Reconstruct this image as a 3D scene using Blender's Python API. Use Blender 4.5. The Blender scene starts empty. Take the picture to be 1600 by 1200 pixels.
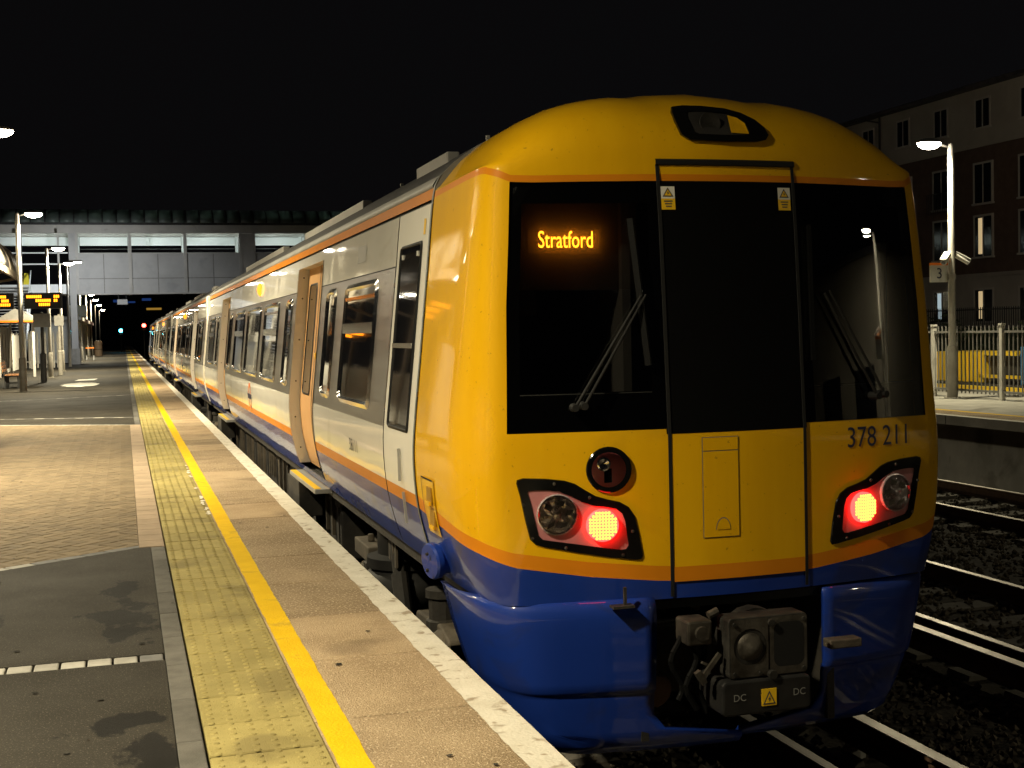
import bpy, bmesh, math, random
from mathutils import Vector, Matrix
random.seed(7)
R = math.radians
SC = bpy.context.scene
COL = SC.collection

# ------------------------------------------------------------------ camera
F_PX, YAW, PITCH, ROLL = 1998.4, 0.29387, 0.041775, -0.021837
CAM = Vector((-1.4741, 0.0, 1.5446))
fwd = Vector((math.sin(YAW)*math.cos(PITCH), math.cos(YAW)*math.cos(PITCH), -math.sin(PITCH)))
rgt = Vector((math.cos(YAW), -math.sin(YAW), 0))
upv = rgt.cross(fwd)
r2 = math.cos(ROLL)*rgt + math.sin(ROLL)*upv
u2 = -math.sin(ROLL)*rgt + math.cos(ROLL)*upv
cd = bpy.data.cameras.new('camera')
cam = bpy.data.objects.new('camera', cd); COL.objects.link(cam)
cd.sensor_width = 36.0; cd.lens = F_PX/1600*36.0; cd.clip_start = 0.05; cd.clip_end = 3000
m3 = Matrix((r2, u2, -fwd)).transposed()
cam.matrix_world = Matrix.Translation(CAM) @ m3.to_4x4()
SC.camera = cam

# ------------------------------------------------------------------ night sky
W = bpy.data.worlds.new('World'); SC.world = W; W.use_nodes = True
bgn = W.node_tree.nodes['Background']
bgn.inputs[0].default_value = (0.50, 0.47, 0.52, 1)
bgn.inputs[1].default_value = 0.0055
SC.view_settings.view_transform = 'Standard'; SC.view_settings.look = 'None'
SC.view_settings.exposure = 0.0; SC.view_settings.gamma = 1.0
SC.render.engine = 'CYCLES'
SC.cycles.use_denoising = True
SC.cycles.max_bounces = 8; SC.cycles.glossy_bounces = 5; SC.cycles.diffuse_bounces = 3
SC.cycles.transparent_max_bounces = 10
SC.cycles.sample_clamp_indirect = 4.0; SC.cycles.sample_clamp_direct = 0
SC.cycles.use_light_tree = True
SC.cycles.caustics_reflective = False; SC.cycles.caustics_refractive = False
LAMP_W = 780.0
WARM = (1.0, 0.88, 0.60)

# ------------------------------------------------------------------ materials
def nodes(name):
    m = bpy.data.materials.new(name); m.use_nodes = True
    nt = m.node_tree; b = nt.nodes['Principled BSDF']
    return m, nt, b

def mat(name, c1, c2=None, scale=8.0, rough=0.5, rough2=None, metal=0.0, bump=0.0, bscale=None,
        spec=0.5, coat=0.0, detail=4.0, island=0.0, wave=0.0, stretch=None, speck=None, dirt=None):
    m, nt, b = nodes(name); L = nt.links.new; N = nt.nodes.new
    b.inputs['Base Color'].default_value = (*c1, 1)
    b.inputs['Roughness'].default_value = rough
    b.inputs['Metallic'].default_value = metal
    b.inputs['Specular IOR Level'].default_value = spec
    b.inputs['Coat Weight'].default_value = coat
    b.inputs['Coat Roughness'].default_value = 0.04
    tc = N('ShaderNodeTexCoord'); geo = N('ShaderNodeNewGeometry')
    vec = geo.outputs['Position']
    if stretch:
        mp = N('ShaderNodeVectorMath'); mp.operation = 'MULTIPLY'; mp.inputs[1].default_value = stretch
        L(vec, mp.inputs[0]); vec = mp.outputs[0]
    col = None
    if c2 is not None:
        nz = N('ShaderNodeTexNoise'); nz.inputs['Scale'].default_value = scale; nz.inputs['Detail'].default_value = detail
        nz.inputs['Roughness'].default_value = 0.62
        L(vec, nz.inputs['Vector'])
        cr = N('ShaderNodeValToRGB'); cr.color_ramp.elements[0].position = 0.34; cr.color_ramp.elements[1].position = 0.66
        cr.color_ramp.elements[0].color = (*c1, 1); cr.color_ramp.elements[1].color = (*c2, 1)
        L(nz.outputs['Fac'], cr.inputs['Fac']); col = cr.outputs['Color']
        if rough2 is not None:
            mr = N('ShaderNodeMapRange'); mr.inputs[1].default_value = 0.3; mr.inputs[2].default_value = 0.7
            mr.inputs[3].default_value = rough; mr.inputs[4].default_value = rough2
            L(nz.outputs['Fac'], mr.inputs[0]); L(mr.outputs[0], b.inputs['Roughness'])
    if island:
        oi = N('ShaderNodeObjectInfo'); ad = N('ShaderNodeMath'); ad.operation = 'ADD'
        L(oi.outputs['Random'], ad.inputs[0]); L(geo.outputs['Random Per Island'], ad.inputs[1])
        fr = N('ShaderNodeMath'); fr.operation = 'FRACT'; L(ad.outputs[0], fr.inputs[0])
        mr2 = N('ShaderNodeMapRange'); mr2.inputs[3].default_value = 1-island; mr2.inputs[4].default_value = 1+island
        L(fr.outputs[0], mr2.inputs[0])
        hs = N('ShaderNodeHueSaturation')
        if col is not None: L(col, hs.inputs['Color'])
        else: hs.inputs['Color'].default_value = (*c1, 1)
        L(mr2.outputs[0], hs.inputs['Value']); col = hs.outputs['Color']
    if speck:          # (colour, scale, threshold)
        n2 = N('ShaderNodeTexNoise'); n2.inputs['Scale'].default_value = speck[1]; n2.inputs['Detail'].default_value = 2
        L(geo.outputs['Position'], n2.inputs['Vector'])
        gt = N('ShaderNodeMapRange'); gt.inputs[1].default_value = speck[2]; gt.inputs[2].default_value = speck[2]+0.06
        L(n2.outputs['Fac'], gt.inputs[0])
        mx = N('ShaderNodeMix'); mx.data_type = 'RGBA'
        if col is not None: L(col, mx.inputs['A'])
        else: mx.inputs['A'].default_value = (*c1, 1)
        mx.inputs['B'].default_value = (*speck[0], 1)
        L(gt.outputs[0], mx.inputs['Factor']); col = mx.outputs['Result']
    if dirt:           # (colour, scale, threshold, amount) large stains
        n3 = N('ShaderNodeTexNoise'); n3.inputs['Scale'].default_value = dirt[1]; n3.inputs['Detail'].default_value = 6
        n3.inputs['Distortion'].default_value = 0.6; L(geo.outputs['Position'], n3.inputs['Vector'])
        g3 = N('ShaderNodeMapRange'); g3.inputs[1].default_value = dirt[2]; g3.inputs[2].default_value = dirt[2]+0.1
        g3.inputs[4].default_value = dirt[3]
        L(n3.outputs['Fac'], g3.inputs[0])
        m4 = N('ShaderNodeMix'); m4.data_type = 'RGBA'
        if col is not None: L(col, m4.inputs['A'])
        else: m4.inputs['A'].default_value = (*c1, 1)
        m4.inputs['B'].default_value = (*dirt[0], 1)
        L(g3.outputs[0], m4.inputs['Factor']); col = m4.outputs['Result']
    if col is not None: L(col, b.inputs['Base Color'])
    last = None
    if bump:
        n4 = N('ShaderNodeTexNoise'); n4.inputs['Scale'].default_value = bscale or scale*6; n4.inputs['Detail'].default_value = 3
        L(geo.outputs['Position'], n4.inputs['Vector'])
        bp = N('ShaderNodeBump'); bp.inputs['Strength'].default_value = bump; bp.inputs['Distance'].default_value = 0.01
        L(n4.outputs['Fac'], bp.inputs['Height']); last = bp.outputs['Normal']
    if wave:           # gentle panel waviness, seen in reflections
        n5 = N('ShaderNodeTexNoise'); n5.inputs['Scale'].default_value = 1.3; n5.inputs['Detail'].default_value = 1
        wm = N('ShaderNodeVectorMath'); wm.operation = 'MULTIPLY'; wm.inputs[1].default_value = (0.3, 0.8, 0.45)
        L(geo.outputs['Position'], wm.inputs[0]); L(wm.outputs[0], n5.inputs['Vector'])
        bp = N('ShaderNodeBump'); bp.inputs['Strength'].default_value = 1.0; bp.inputs['Distance'].default_value = wave
        L(n5.outputs['Fac'], bp.inputs['Height'])
        if last: L(last, bp.inputs['Normal'])
        last = bp.outputs['Normal']
    if last:
        L(last, b.inputs['Normal'])
        if coat: L(last, b.inputs['Coat Normal'])
    return m

def emit(name, c, s, base=(0.02, 0.02, 0.02)):
    m, nt, b = nodes(name)
    b.inputs['Base Color'].default_value = (*base, 1)
    b.inputs['Emission Color'].default_value = (*c, 1); b.inputs['Emission Strength'].default_value = s
    b.inputs['Roughness'].default_value = 0.4
    return m

def thin_glass(name, tint=(0.75, 0.75, 0.75), ior=1.5, rough=0.0, gain=1.0):
    m = bpy.data.materials.new(name); m.use_nodes = True; nt = m.node_tree
    for n in list(nt.nodes): nt.nodes.remove(n)
    N = nt.nodes.new; L = nt.links.new
    out = N('ShaderNodeOutputMaterial'); mx = N('ShaderNodeMixShader'); tr = N('ShaderNodeBsdfTransparent'); gl = N('ShaderNodeBsdfGlossy')
    fr = N('ShaderNodeFresnel'); fr.inputs['IOR'].default_value = ior
    mu = N('ShaderNodeMath'); mu.operation = 'MULTIPLY'; mu.inputs[1].default_value = gain; mu.use_clamp = True
    tr.inputs['Color'].default_value = (*tint, 1); gl.inputs['Roughness'].default_value = rough
    L(fr.outputs[0], mu.inputs[0]); L(mu.outputs[0], mx.inputs['Fac']); L(tr.outputs[0], mx.inputs[1]); L(gl.outputs[0], mx.inputs[2])
    L(mx.outputs[0], out.inputs['Surface'])
    return m

def translucent(name, c, fac):
    m, nt, b = nodes(name); N = nt.nodes.new; L = nt.links.new
    b.inputs['Base Color'].default_value = (*c, 1); b.inputs['Roughness'].default_value = 0.35
    tr = N('ShaderNodeBsdfTranslucent'); tr.inputs['Color'].default_value = (*c, 1); mx = N('ShaderNodeMixShader'); mx.inputs[0].default_value = fac
    L(b.outputs[0], mx.inputs[1]); L(tr.outputs[0], mx.inputs[2]); L(mx.outputs[0], nt.nodes['Material Output'].inputs['Surface'])
    return m

M = {}
M['asphalt'] = mat('asphalt', (0.019, 0.0165, 0.0125), (0.028, 0.0245, 0.019), 1.3, 0.8, 0.7, bump=0.35, bscale=320, speck=((0.10, 0.088, 0.066), 120, 0.615), dirt=((0.014, 0.012, 0.010), 0.5, 0.62, 0.7), spec=0.12)
def add_stains(m, spots):
    nt = m.node_tree; N = nt.nodes.new; L = nt.links.new; b = nt.nodes['Principled BSDF']
    src = b.inputs['Base Color'].links[0].from_socket; geo = N('ShaderNodeNewGeometry')
    nz = N('ShaderNodeTexNoise'); nz.inputs['Scale'].default_value = 5.5; nz.inputs['Detail'].default_value = 5; nz.inputs['Roughness'].default_value = 0.6
    sx = N('ShaderNodeVectorMath'); sx.operation = 'MULTIPLY'; sx.inputs[1].default_value = (1.0, 0.55, 1.0)
    L(geo.outputs['Position'], sx.inputs[0]); L(sx.outputs[0], nz.inputs['Vector'])
    last = None
    for cx, cy, rx, ry in spots:
        a = N('ShaderNodeVectorMath'); a.operation = 'SUBTRACT'; a.inputs[1].default_value = (cx, cy, 0); L(geo.outputs['Position'], a.inputs[0])
        c = N('ShaderNodeVectorMath'); c.operation = 'MULTIPLY'; c.inputs[1].default_value = (1/rx, 1/ry, 0); L(a.outputs[0], c.inputs[0])
        d = N('ShaderNodeVectorMath'); d.operation = 'LENGTH'; L(c.outputs[0], d.inputs[0])
        e = N('ShaderNodeMath'); e.operation = 'MULTIPLY_ADD'; e.inputs[1].default_value = -5.5; L(nz.outputs['Fac'], e.inputs[0]); L(d.outputs['Value'], e.inputs[2])
        f = N('ShaderNodeMapRange'); f.inputs[1].default_value = -1.72; f.inputs[2].default_value = -2.0; f.inputs[3].default_value = 0; f.inputs[4].default_value = 1; L(e.outputs[0], f.inputs[0])
        if last is None: last = f.outputs[0]
        else:
            g_ = N('ShaderNodeMath'); g_.operation = 'MAXIMUM'; L(last, g_.inputs[0]); L(f.outputs[0], g_.inputs[1]); last = g_.outputs[0]
    mu = N('ShaderNodeMath'); mu.operation = 'MULTIPLY'; mu.inputs[1].default_value = 0.92; L(last, mu.inputs[0])
    mx = N('ShaderNodeMix'); mx.data_type = 'RGBA'; L(src, mx.inputs['A']); mx.inputs['B'].default_value = (0.005, 0.0045, 0.004, 1); L(mu.outputs[0], mx.inputs['Factor']); L(mx.outputs['Result'], b.inputs['Base Color'])
add_stains(M['asphalt'], [(-1.50,7.30,0.16,0.45),(-1.52,8.25,0.10,0.22),(-1.55,5.33,0.15,0.11),(-1.42,4.92,0.10,0.24),(-2.17,7.5,0.05,0.14)])
M['sand'] = mat('sand', (0.05, 0.032, 0.02), (0.09, 0.06, 0.035), 12, 0.9, bump=0.4, spec=0.12)
M['block'] = mat('block', (0.142, 0.107, 0.066), (0.178, 0.135, 0.085), 2.5, 0.7, 0.82, bump=0.35, bscale=120, island=0.15, dirt=((0.28, 0.19, 0.11), 0.5, 0.60, 0.4), spec=0.12)
M['edging_buff'] = mat('edging_buff', (0.25, 0.19, 0.13), (0.31, 0.235, 0.165), 4, 0.75, bump=0.3, bscale=120, island=0.12, spec=0.12)
M['edging_grey'] = mat('edging_grey', (0.075, 0.071, 0.063), (0.115, 0.108, 0.097), 6, 0.75, bump=0.3, bscale=120, island=0.16, spec=0.12)
M['sett'] = mat('sett', (0.24, 0.23, 0.205), (0.36, 0.345, 0.31), 8, 0.7, bump=0.3, bscale=120, island=0.18, spec=0.12)
M['sett_dark'] = mat('sett_dark', (0.10, 0.10, 0.10), (0.16, 0.155, 0.15), 8, 0.7, bump=0.3, bscale=120, island=0.15, spec=0.12)
M['tactile'] = mat('tactile', (0.245, 0.200, 0.072), (0.325, 0.268, 0.102), 3.0, 0.78, bump=0.35, bscale=150, island=0.13, dirt=((0.15, 0.12, 0.05), 1.7, 0.55, 0.6), speck=((0.20, 0.155, 0.05), 60, 0.64), spec=0.12)
M['aggregate'] = mat('aggregate', (0.255, 0.186, 0.112), (0.355, 0.265, 0.165), 2.0, 0.85, bump=1.0, bscale=120, island=0.22, speck=((0.50, 0.39, 0.26), 70, 0.57), dirt=((0.15, 0.11, 0.07), 1.1, 0.58, 0.5), spec=0.12)
M['white_paint'] = mat('white_paint', (0.56, 0.52, 0.43), (0.66, 0.62, 0.53), 6, 0.6, bump=0.35, bscale=60, dirt=((0.28, 0.22, 0.15), 11.0, 0.575, 0.85), spec=0.12)
M['yellow_paint'] = mat('yellow_paint', (0.62, 0.385, 0.006), (0.70, 0.45, 0.010), 5, 0.55, bump=0.35, bscale=90, dirt=((0.42, 0.27, 0.03), 5.0, 0.60, 0.7), spec=0.06)
M['concrete'] = mat('concrete', (0.26, 0.25, 0.22), (0.36, 0.34, 0.30), 2, 0.85, bump=0.4, bscale=60, dirt=((0.14, 0.13, 0.11), 1.2, 0.56, 0.6), spec=0.12)
M['pale_ground'] = mat('pale_ground', (0.66, 0.64, 0.58), (0.8, 0.78, 0.72), 3, 0.7, bump=0.2, spec=0.12)
M['ballast_bed'] = mat('ballast_bed', (0.05, 0.042, 0.033), (0.10, 0.085, 0.065), 18, 0.95, bump=1.0, bscale=30, spec=0.12)
M['ballast'] = mat('ballast', (0.10, 0.085, 0.065), (0.20, 0.17, 0.13), 14, 0.95, island=0.45, bump=0.3, bscale=60, spec=0.12)
M['sleeper'] = mat('sleeper', (0.16, 0.145, 0.12), (0.23, 0.21, 0.18), 6, 0.9, bump=0.4, spec=0.12)
M['rail_head'] = mat('rail_head', (0.30, 0.27, 0.23), (0.40, 0.36, 0.31), 6, 0.34, 0.5, metal=1.0)
M['rail_rust'] = mat('rail_rust', (0.07, 0.038, 0.02), (0.12, 0.065, 0.035), 10, 0.85, bump=0.3)
M['insul'] = mat('insulator', (0.55, 0.53, 0.48), None, rough=0.5)
# train
M['t_yellow'] = mat('train_yellow', (0.74, 0.39, 0.002), (0.79, 0.43, 0.003), 1.2, 0.5, 0.55, coat=0.7, spec=0.12, wave=0.0035, stretch=(5, 5, 0.5), speck=((0.50, 0.27, 0.01), 42, 0.70), dirt=((0.56, 0.30, 0.012), 1.4, 0.60, 0.45))
M['t_white'] = mat('train_white', (0.74, 0.71, 0.63), (0.79, 0.76, 0.68), 1.0, 0.45, 0.5, coat=0.9, spec=0.15, wave=0.006, dirt=((0.50, 0.46, 0.38), 1.6, 0.60, 0.5))
M['t_door_white'] = mat('train_door_white', (0.74, 0.71, 0.63), (0.79, 0.76, 0.68), 1.5, 0.5, 0.55, coat=0.3, spec=0.15, dirt=((0.50, 0.46, 0.38), 2.2, 0.6, 0.5))
M['t_reveal'] = mat('train_reveal', (0.74, 0.73, 0.68), (0.80, 0.79, 0.73), 1.5, 0.55, spec=0.15)
M['t_blue'] = mat('train_blue', (0.006, 0.027, 0.20), (0.009, 0.035, 0.24), 1.2, 0.5, 0.5, coat=0.7, spec=0.15, wave=0.003, dirt=((0.022, 0.026, 0.06), 2.6, 0.55, 0.5))
M['t_orange'] = mat('train_orange', (0.62, 0.205, 0.006), (0.68, 0.23, 0.009), 2, 0.5, coat=0.25, spec=0.12, wave=0.003)
M['t_door_orange'] = mat('train_door_orange', (0.66, 0.37, 0.16), (0.72, 0.42, 0.19), 2, 0.5, coat=0.25, spec=0.12)
M['t_silver'] = mat('train_silver', (0.40, 0.39, 0.37), (0.50, 0.49, 0.46), 1.3, 0.28, 0.36, metal=1.0, wave=0.006, stretch=(1, 0.3, 6))
M['t_chrome'] = mat('train_chrome', (0.78, 0.77, 0.74), None, rough=0.14, metal=1.0)
M['t_roof'] = mat('train_roof', (0.05, 0.05, 0.05), (0.085, 0.082, 0.08), 2, 0.5, 0.65, spec=0.3, dirt=((0.05, 0.05, 0.05), 1.0, 0.55, 0.6))
M['t_gutter'] = mat('train_gutter', (0.30, 0.29, 0.27), (0.38, 0.37, 0.34), 3, 0.5, 0.6, metal=0.3)
M['t_glass'] = mat('train_dark_glass', (0.012, 0.012, 0.013), None, rough=0.02, spec=1.0, coat=1.0, wave=0.002)
M['t_black'] = mat('train_black', (0.0045, 0.0045, 0.0045), None, rough=0.10, spec=0.45)
M['t_gasket'] = mat('train_gasket', (0.012, 0.012, 0.012), None, rough=0.6, spec=0.25)
M['t_greyseal'] = mat('train_grey_seal', (0.14, 0.14, 0.13), None, rough=0.5)
M['t_under'] = mat('train_underframe', (0.010, 0.0085, 0.007), (0.030, 0.025, 0.019), 5, 0.75, bump=0.4, bscale=40)
M['t_under_pale'] = mat('train_underframe_dusty', (0.045, 0.036, 0.025), (0.11, 0.088, 0.062), 5, 0.8, bump=0.4, bscale=40)
M['t_rubber'] = mat('rubber', (0.010, 0.010, 0.010), (0.018, 0.017, 0.016), 8, 0.6, spec=0.2)
M['wiper_black'] = mat('wiper_black', (0.0035, 0.0035, 0.0035), None, rough=0.6, spec=0.1)
M['steel'] = mat('worn_steel', (0.045, 0.039, 0.031), (0.11, 0.098, 0.08), 9, 0.45, 0.65, metal=0.7, bump=0.25, bscale=60)
M['steel_dark'] = mat('dark_steel', (0.016, 0.015, 0.013), (0.045, 0.041, 0.035), 9, 0.55, 0.75, metal=0.5, bump=0.3, bscale=50)
M['navy_print'] = mat('navy_print', (0.012, 0.014, 0.05), None, rough=0.5)
M['grey_print'] = mat('grey_print', (0.05, 0.05, 0.06), None, rough=0.5)
M['pale_print'] = mat('pale_print', (0.22, 0.22, 0.21), None, rough=0.5)
M['label_white'] = mat('label_white', (0.75, 0.73, 0.66), None, rough=0.5)
M['label_yellow'] = mat('label_yellow', (0.85, 0.52, 0.01), None, rough=0.5)
M['roundel_orange'] = mat('roundel_orange', (0.80, 0.17, 0.015), None, rough=0.3)
M['inset_red_glow'] = mat('inset_red_glow', (0.40, 0.145, 0.15), (0.47, 0.19, 0.19), 6, 0.35)  # red glow of the tail lamps put into the base colour
M['cab_glass'] = thin_glass('cab_glass', (0.55, 0.55, 0.55), 1.52, 0.0, 2.6)
M['lens_glass'] = thin_glass('lens_glass', (0.95, 0.95, 0.95), 1.45)
M['red_lens'] = thin_glass('red_lens', (0.95, 0.62, 0.64), 1.45)
M['red_led'] = emit('red_led', (1.0, 0.012, 0.010), 18)
M['red_led_core'] = emit('red_led_core', (1.0, 0.30, 0.04), 5)
M['amber_led'] = emit('amber_led', (1.0, 0.27, 0.010), 14)
M['amber_board'] = emit('amber_board', (1.0, 0.27, 0.008), 4.5)
M['bil'] = emit('indicator_amber', (1.0, 0.24, 0.01), 3.2)
M['cab_wall'] = mat('cab_wall', (0.020, 0.018, 0.016), (0.03, 0.027, 0.024), 3, 0.6)
M['cab_pale'] = mat('cab_pale', (0.07, 0.065, 0.055), None, rough=0.5)
M['seat_blue'] = mat('seat_blue', (0.006, 0.008, 0.02), None, rough=0.8)
# place
M['post_grey'] = mat('post_grey', (0.50, 0.48, 0.43), (0.58, 0.56, 0.50), 4, 0.42, 0.5, dirt=((0.35, 0.32, 0.27), 3, 0.6, 0.5))
M['post_base'] = mat('post_base', (0.27, 0.25, 0.21), (0.34, 0.32, 0.27), 4, 0.55, dirt=((0.17, 0.15, 0.12), 5, 0.58, 0.6))
M['lamp_lens'] = emit('lamp_lens', (1.0, 0.88, 0.68), 60)
M['lamp_lens_far'] = emit('lamp_lens_far', (1.0, 0.86, 0.62), 110)
M['head_grey'] = mat('lamp_head', (0.42, 0.41, 0.38), None, rough=0.4)
M['fence_white'] = mat('fence_white', (0.60, 0.58, 0.53), (0.70, 0.68, 0.62), 5, 0.5, dirt=((0.36, 0.33, 0.28), 4, 0.6, 0.5))
M['fence_grey'] = mat('fence_grey', (0.20, 0.195, 0.18), (0.27, 0.26, 0.24), 5, 0.5)
M['panel_grey'] = mat('bridge_panel', (0.38, 0.375, 0.36), (0.45, 0.445, 0.43), 0.8, 0.5, 0.6, dirt=((0.28, 0.28, 0.28), 0.5, 0.58, 0.5))
M['bridge_steel'] = mat('bridge_steel', (0.40, 0.385, 0.35), (0.47, 0.45, 0.41), 1.0, 0.5, dirt=((0.27, 0.25, 0.21), 1.2, 0.6, 0.5))
M['bridge_white'] = mat('bridge_white', (0.74, 0.76, 0.74), None, rough=0.5)
M['bridge_roof'] = translucent('bridge_roof', (0.13, 0.16, 0.14), 0.35)
M['dark_metal'] = mat('dark_metal', (0.022, 0.022, 0.022), (0.035, 0.034, 0.033), 4, 0.5)
M['tube'] = emit('bridge_tube', (0.86, 1.0, 0.95), 75)
M['wood'] = mat('bench_wood', (0.30, 0.13, 0.05), (0.42, 0.20, 0.08), 6, 0.5, stretch=(8, 1, 8))
M['brick'] = mat('building_brick', (0.13, 0.085, 0.065), (0.18, 0.12, 0.09), 2.5, 0.85)
M['render'] = mat('building_render', (0.48, 0.45, 0.40), (0.58, 0.55, 0.49), 0.7, 0.85)
M['bwindow'] = mat('building_window', (0.012, 0.013, 0.016), None, rough=0.08, spec=0.8)
M['bframe'] = mat('window_frame_paint', (0.62, 0.60, 0.55), None, rough=0.5)
M['lit_window'] = emit('lit_window', (1.0, 0.74, 0.38), 0.5)
M['lit_window_cool'] = emit('lit_window_cool', (0.75, 0.95, 1.0), 0.45)
M['slate'] = mat('slate', (0.05, 0.05, 0.055), (0.08, 0.08, 0.085), 3, 0.7)
M['hoard_yellow'] = mat('hoard_yellow', (0.72, 0.47, 0.02), (0.78, 0.52, 0.03), 2, 0.5)
M['cont_blue'] = mat('container_blue', (0.03, 0.14, 0.30), (0.045, 0.17, 0.35), 2, 0.5)
M['sign_white'] = mat('sign_white', (0.76, 0.75, 0.70), None, rough=0.5)
M['sign_orange'] = mat('sign_orange', (0.80, 0.20, 0.01), None, rough=0.5)
M['board_black'] = mat('board_black', (0.014, 0.013, 0.012), None, rough=0.4)
M['wet_sign'] = mat('wet_sign', (0.78, 0.66, 0.04), None, rough=0.4)
M['canopy_glass'] = mat('canopy_panel', (0.20, 0.18, 0.14), (0.26, 0.235, 0.19), 1.2, 0.35, 0.5)
M['canopy_steel'] = mat('canopy_steel', (0.30, 0.25, 0.19), (0.37, 0.31, 0.24), 2, 0.5)
M['hedge'] = mat('hedge', (0.03, 0.05, 0.02), (0.06, 0.09, 0.035), 6, 0.8)
M['earth'] = mat('earth', (0.045, 0.04, 0.03), (0.07, 0.06, 0.045), 0.6, 0.95)
M['sig_green'] = emit('signal_green', (0.05, 0.75, 1.0), 45)
M['sig_red'] = emit('signal_red', (1.0, 0.03, 0.02), 45)
M['far_blue'] = emit('far_blue', (0.06, 0.18, 0.7), 0.16)
M['far_amber'] = emit('far_amber', (1.0, 0.55, 0.08), 0.3)
M['poster'] = mat('poster', (0.55, 0.5, 0.42), (0.25, 0.3, 0.4), 3, 0.35)
M['bin_peach'] = mat('bin_body', (0.60, 0.44, 0.32), None, rough=0.5)

# ------------------------------------------------------------------ helpers
ORG = {}
def org(o): return ORG.get(o.name, Vector((0, 0, 0)))

def tag(o, label=None, cat=None, group=None, kind=None):
    if label: o['label'] = label
    if cat: o['category'] = cat
    if group: o['group'] = group
    if kind: o['kind'] = kind
    return o

def thing(name, label, cat, loc=(0, 0, 0), group=None):
    o = bpy.data.objects.new(name, None); COL.objects.link(o)
    o.empty_display_size = 0.1; o.location = loc; ORG[o.name] = Vector(loc)
    return tag(o, label, cat, group)

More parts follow.
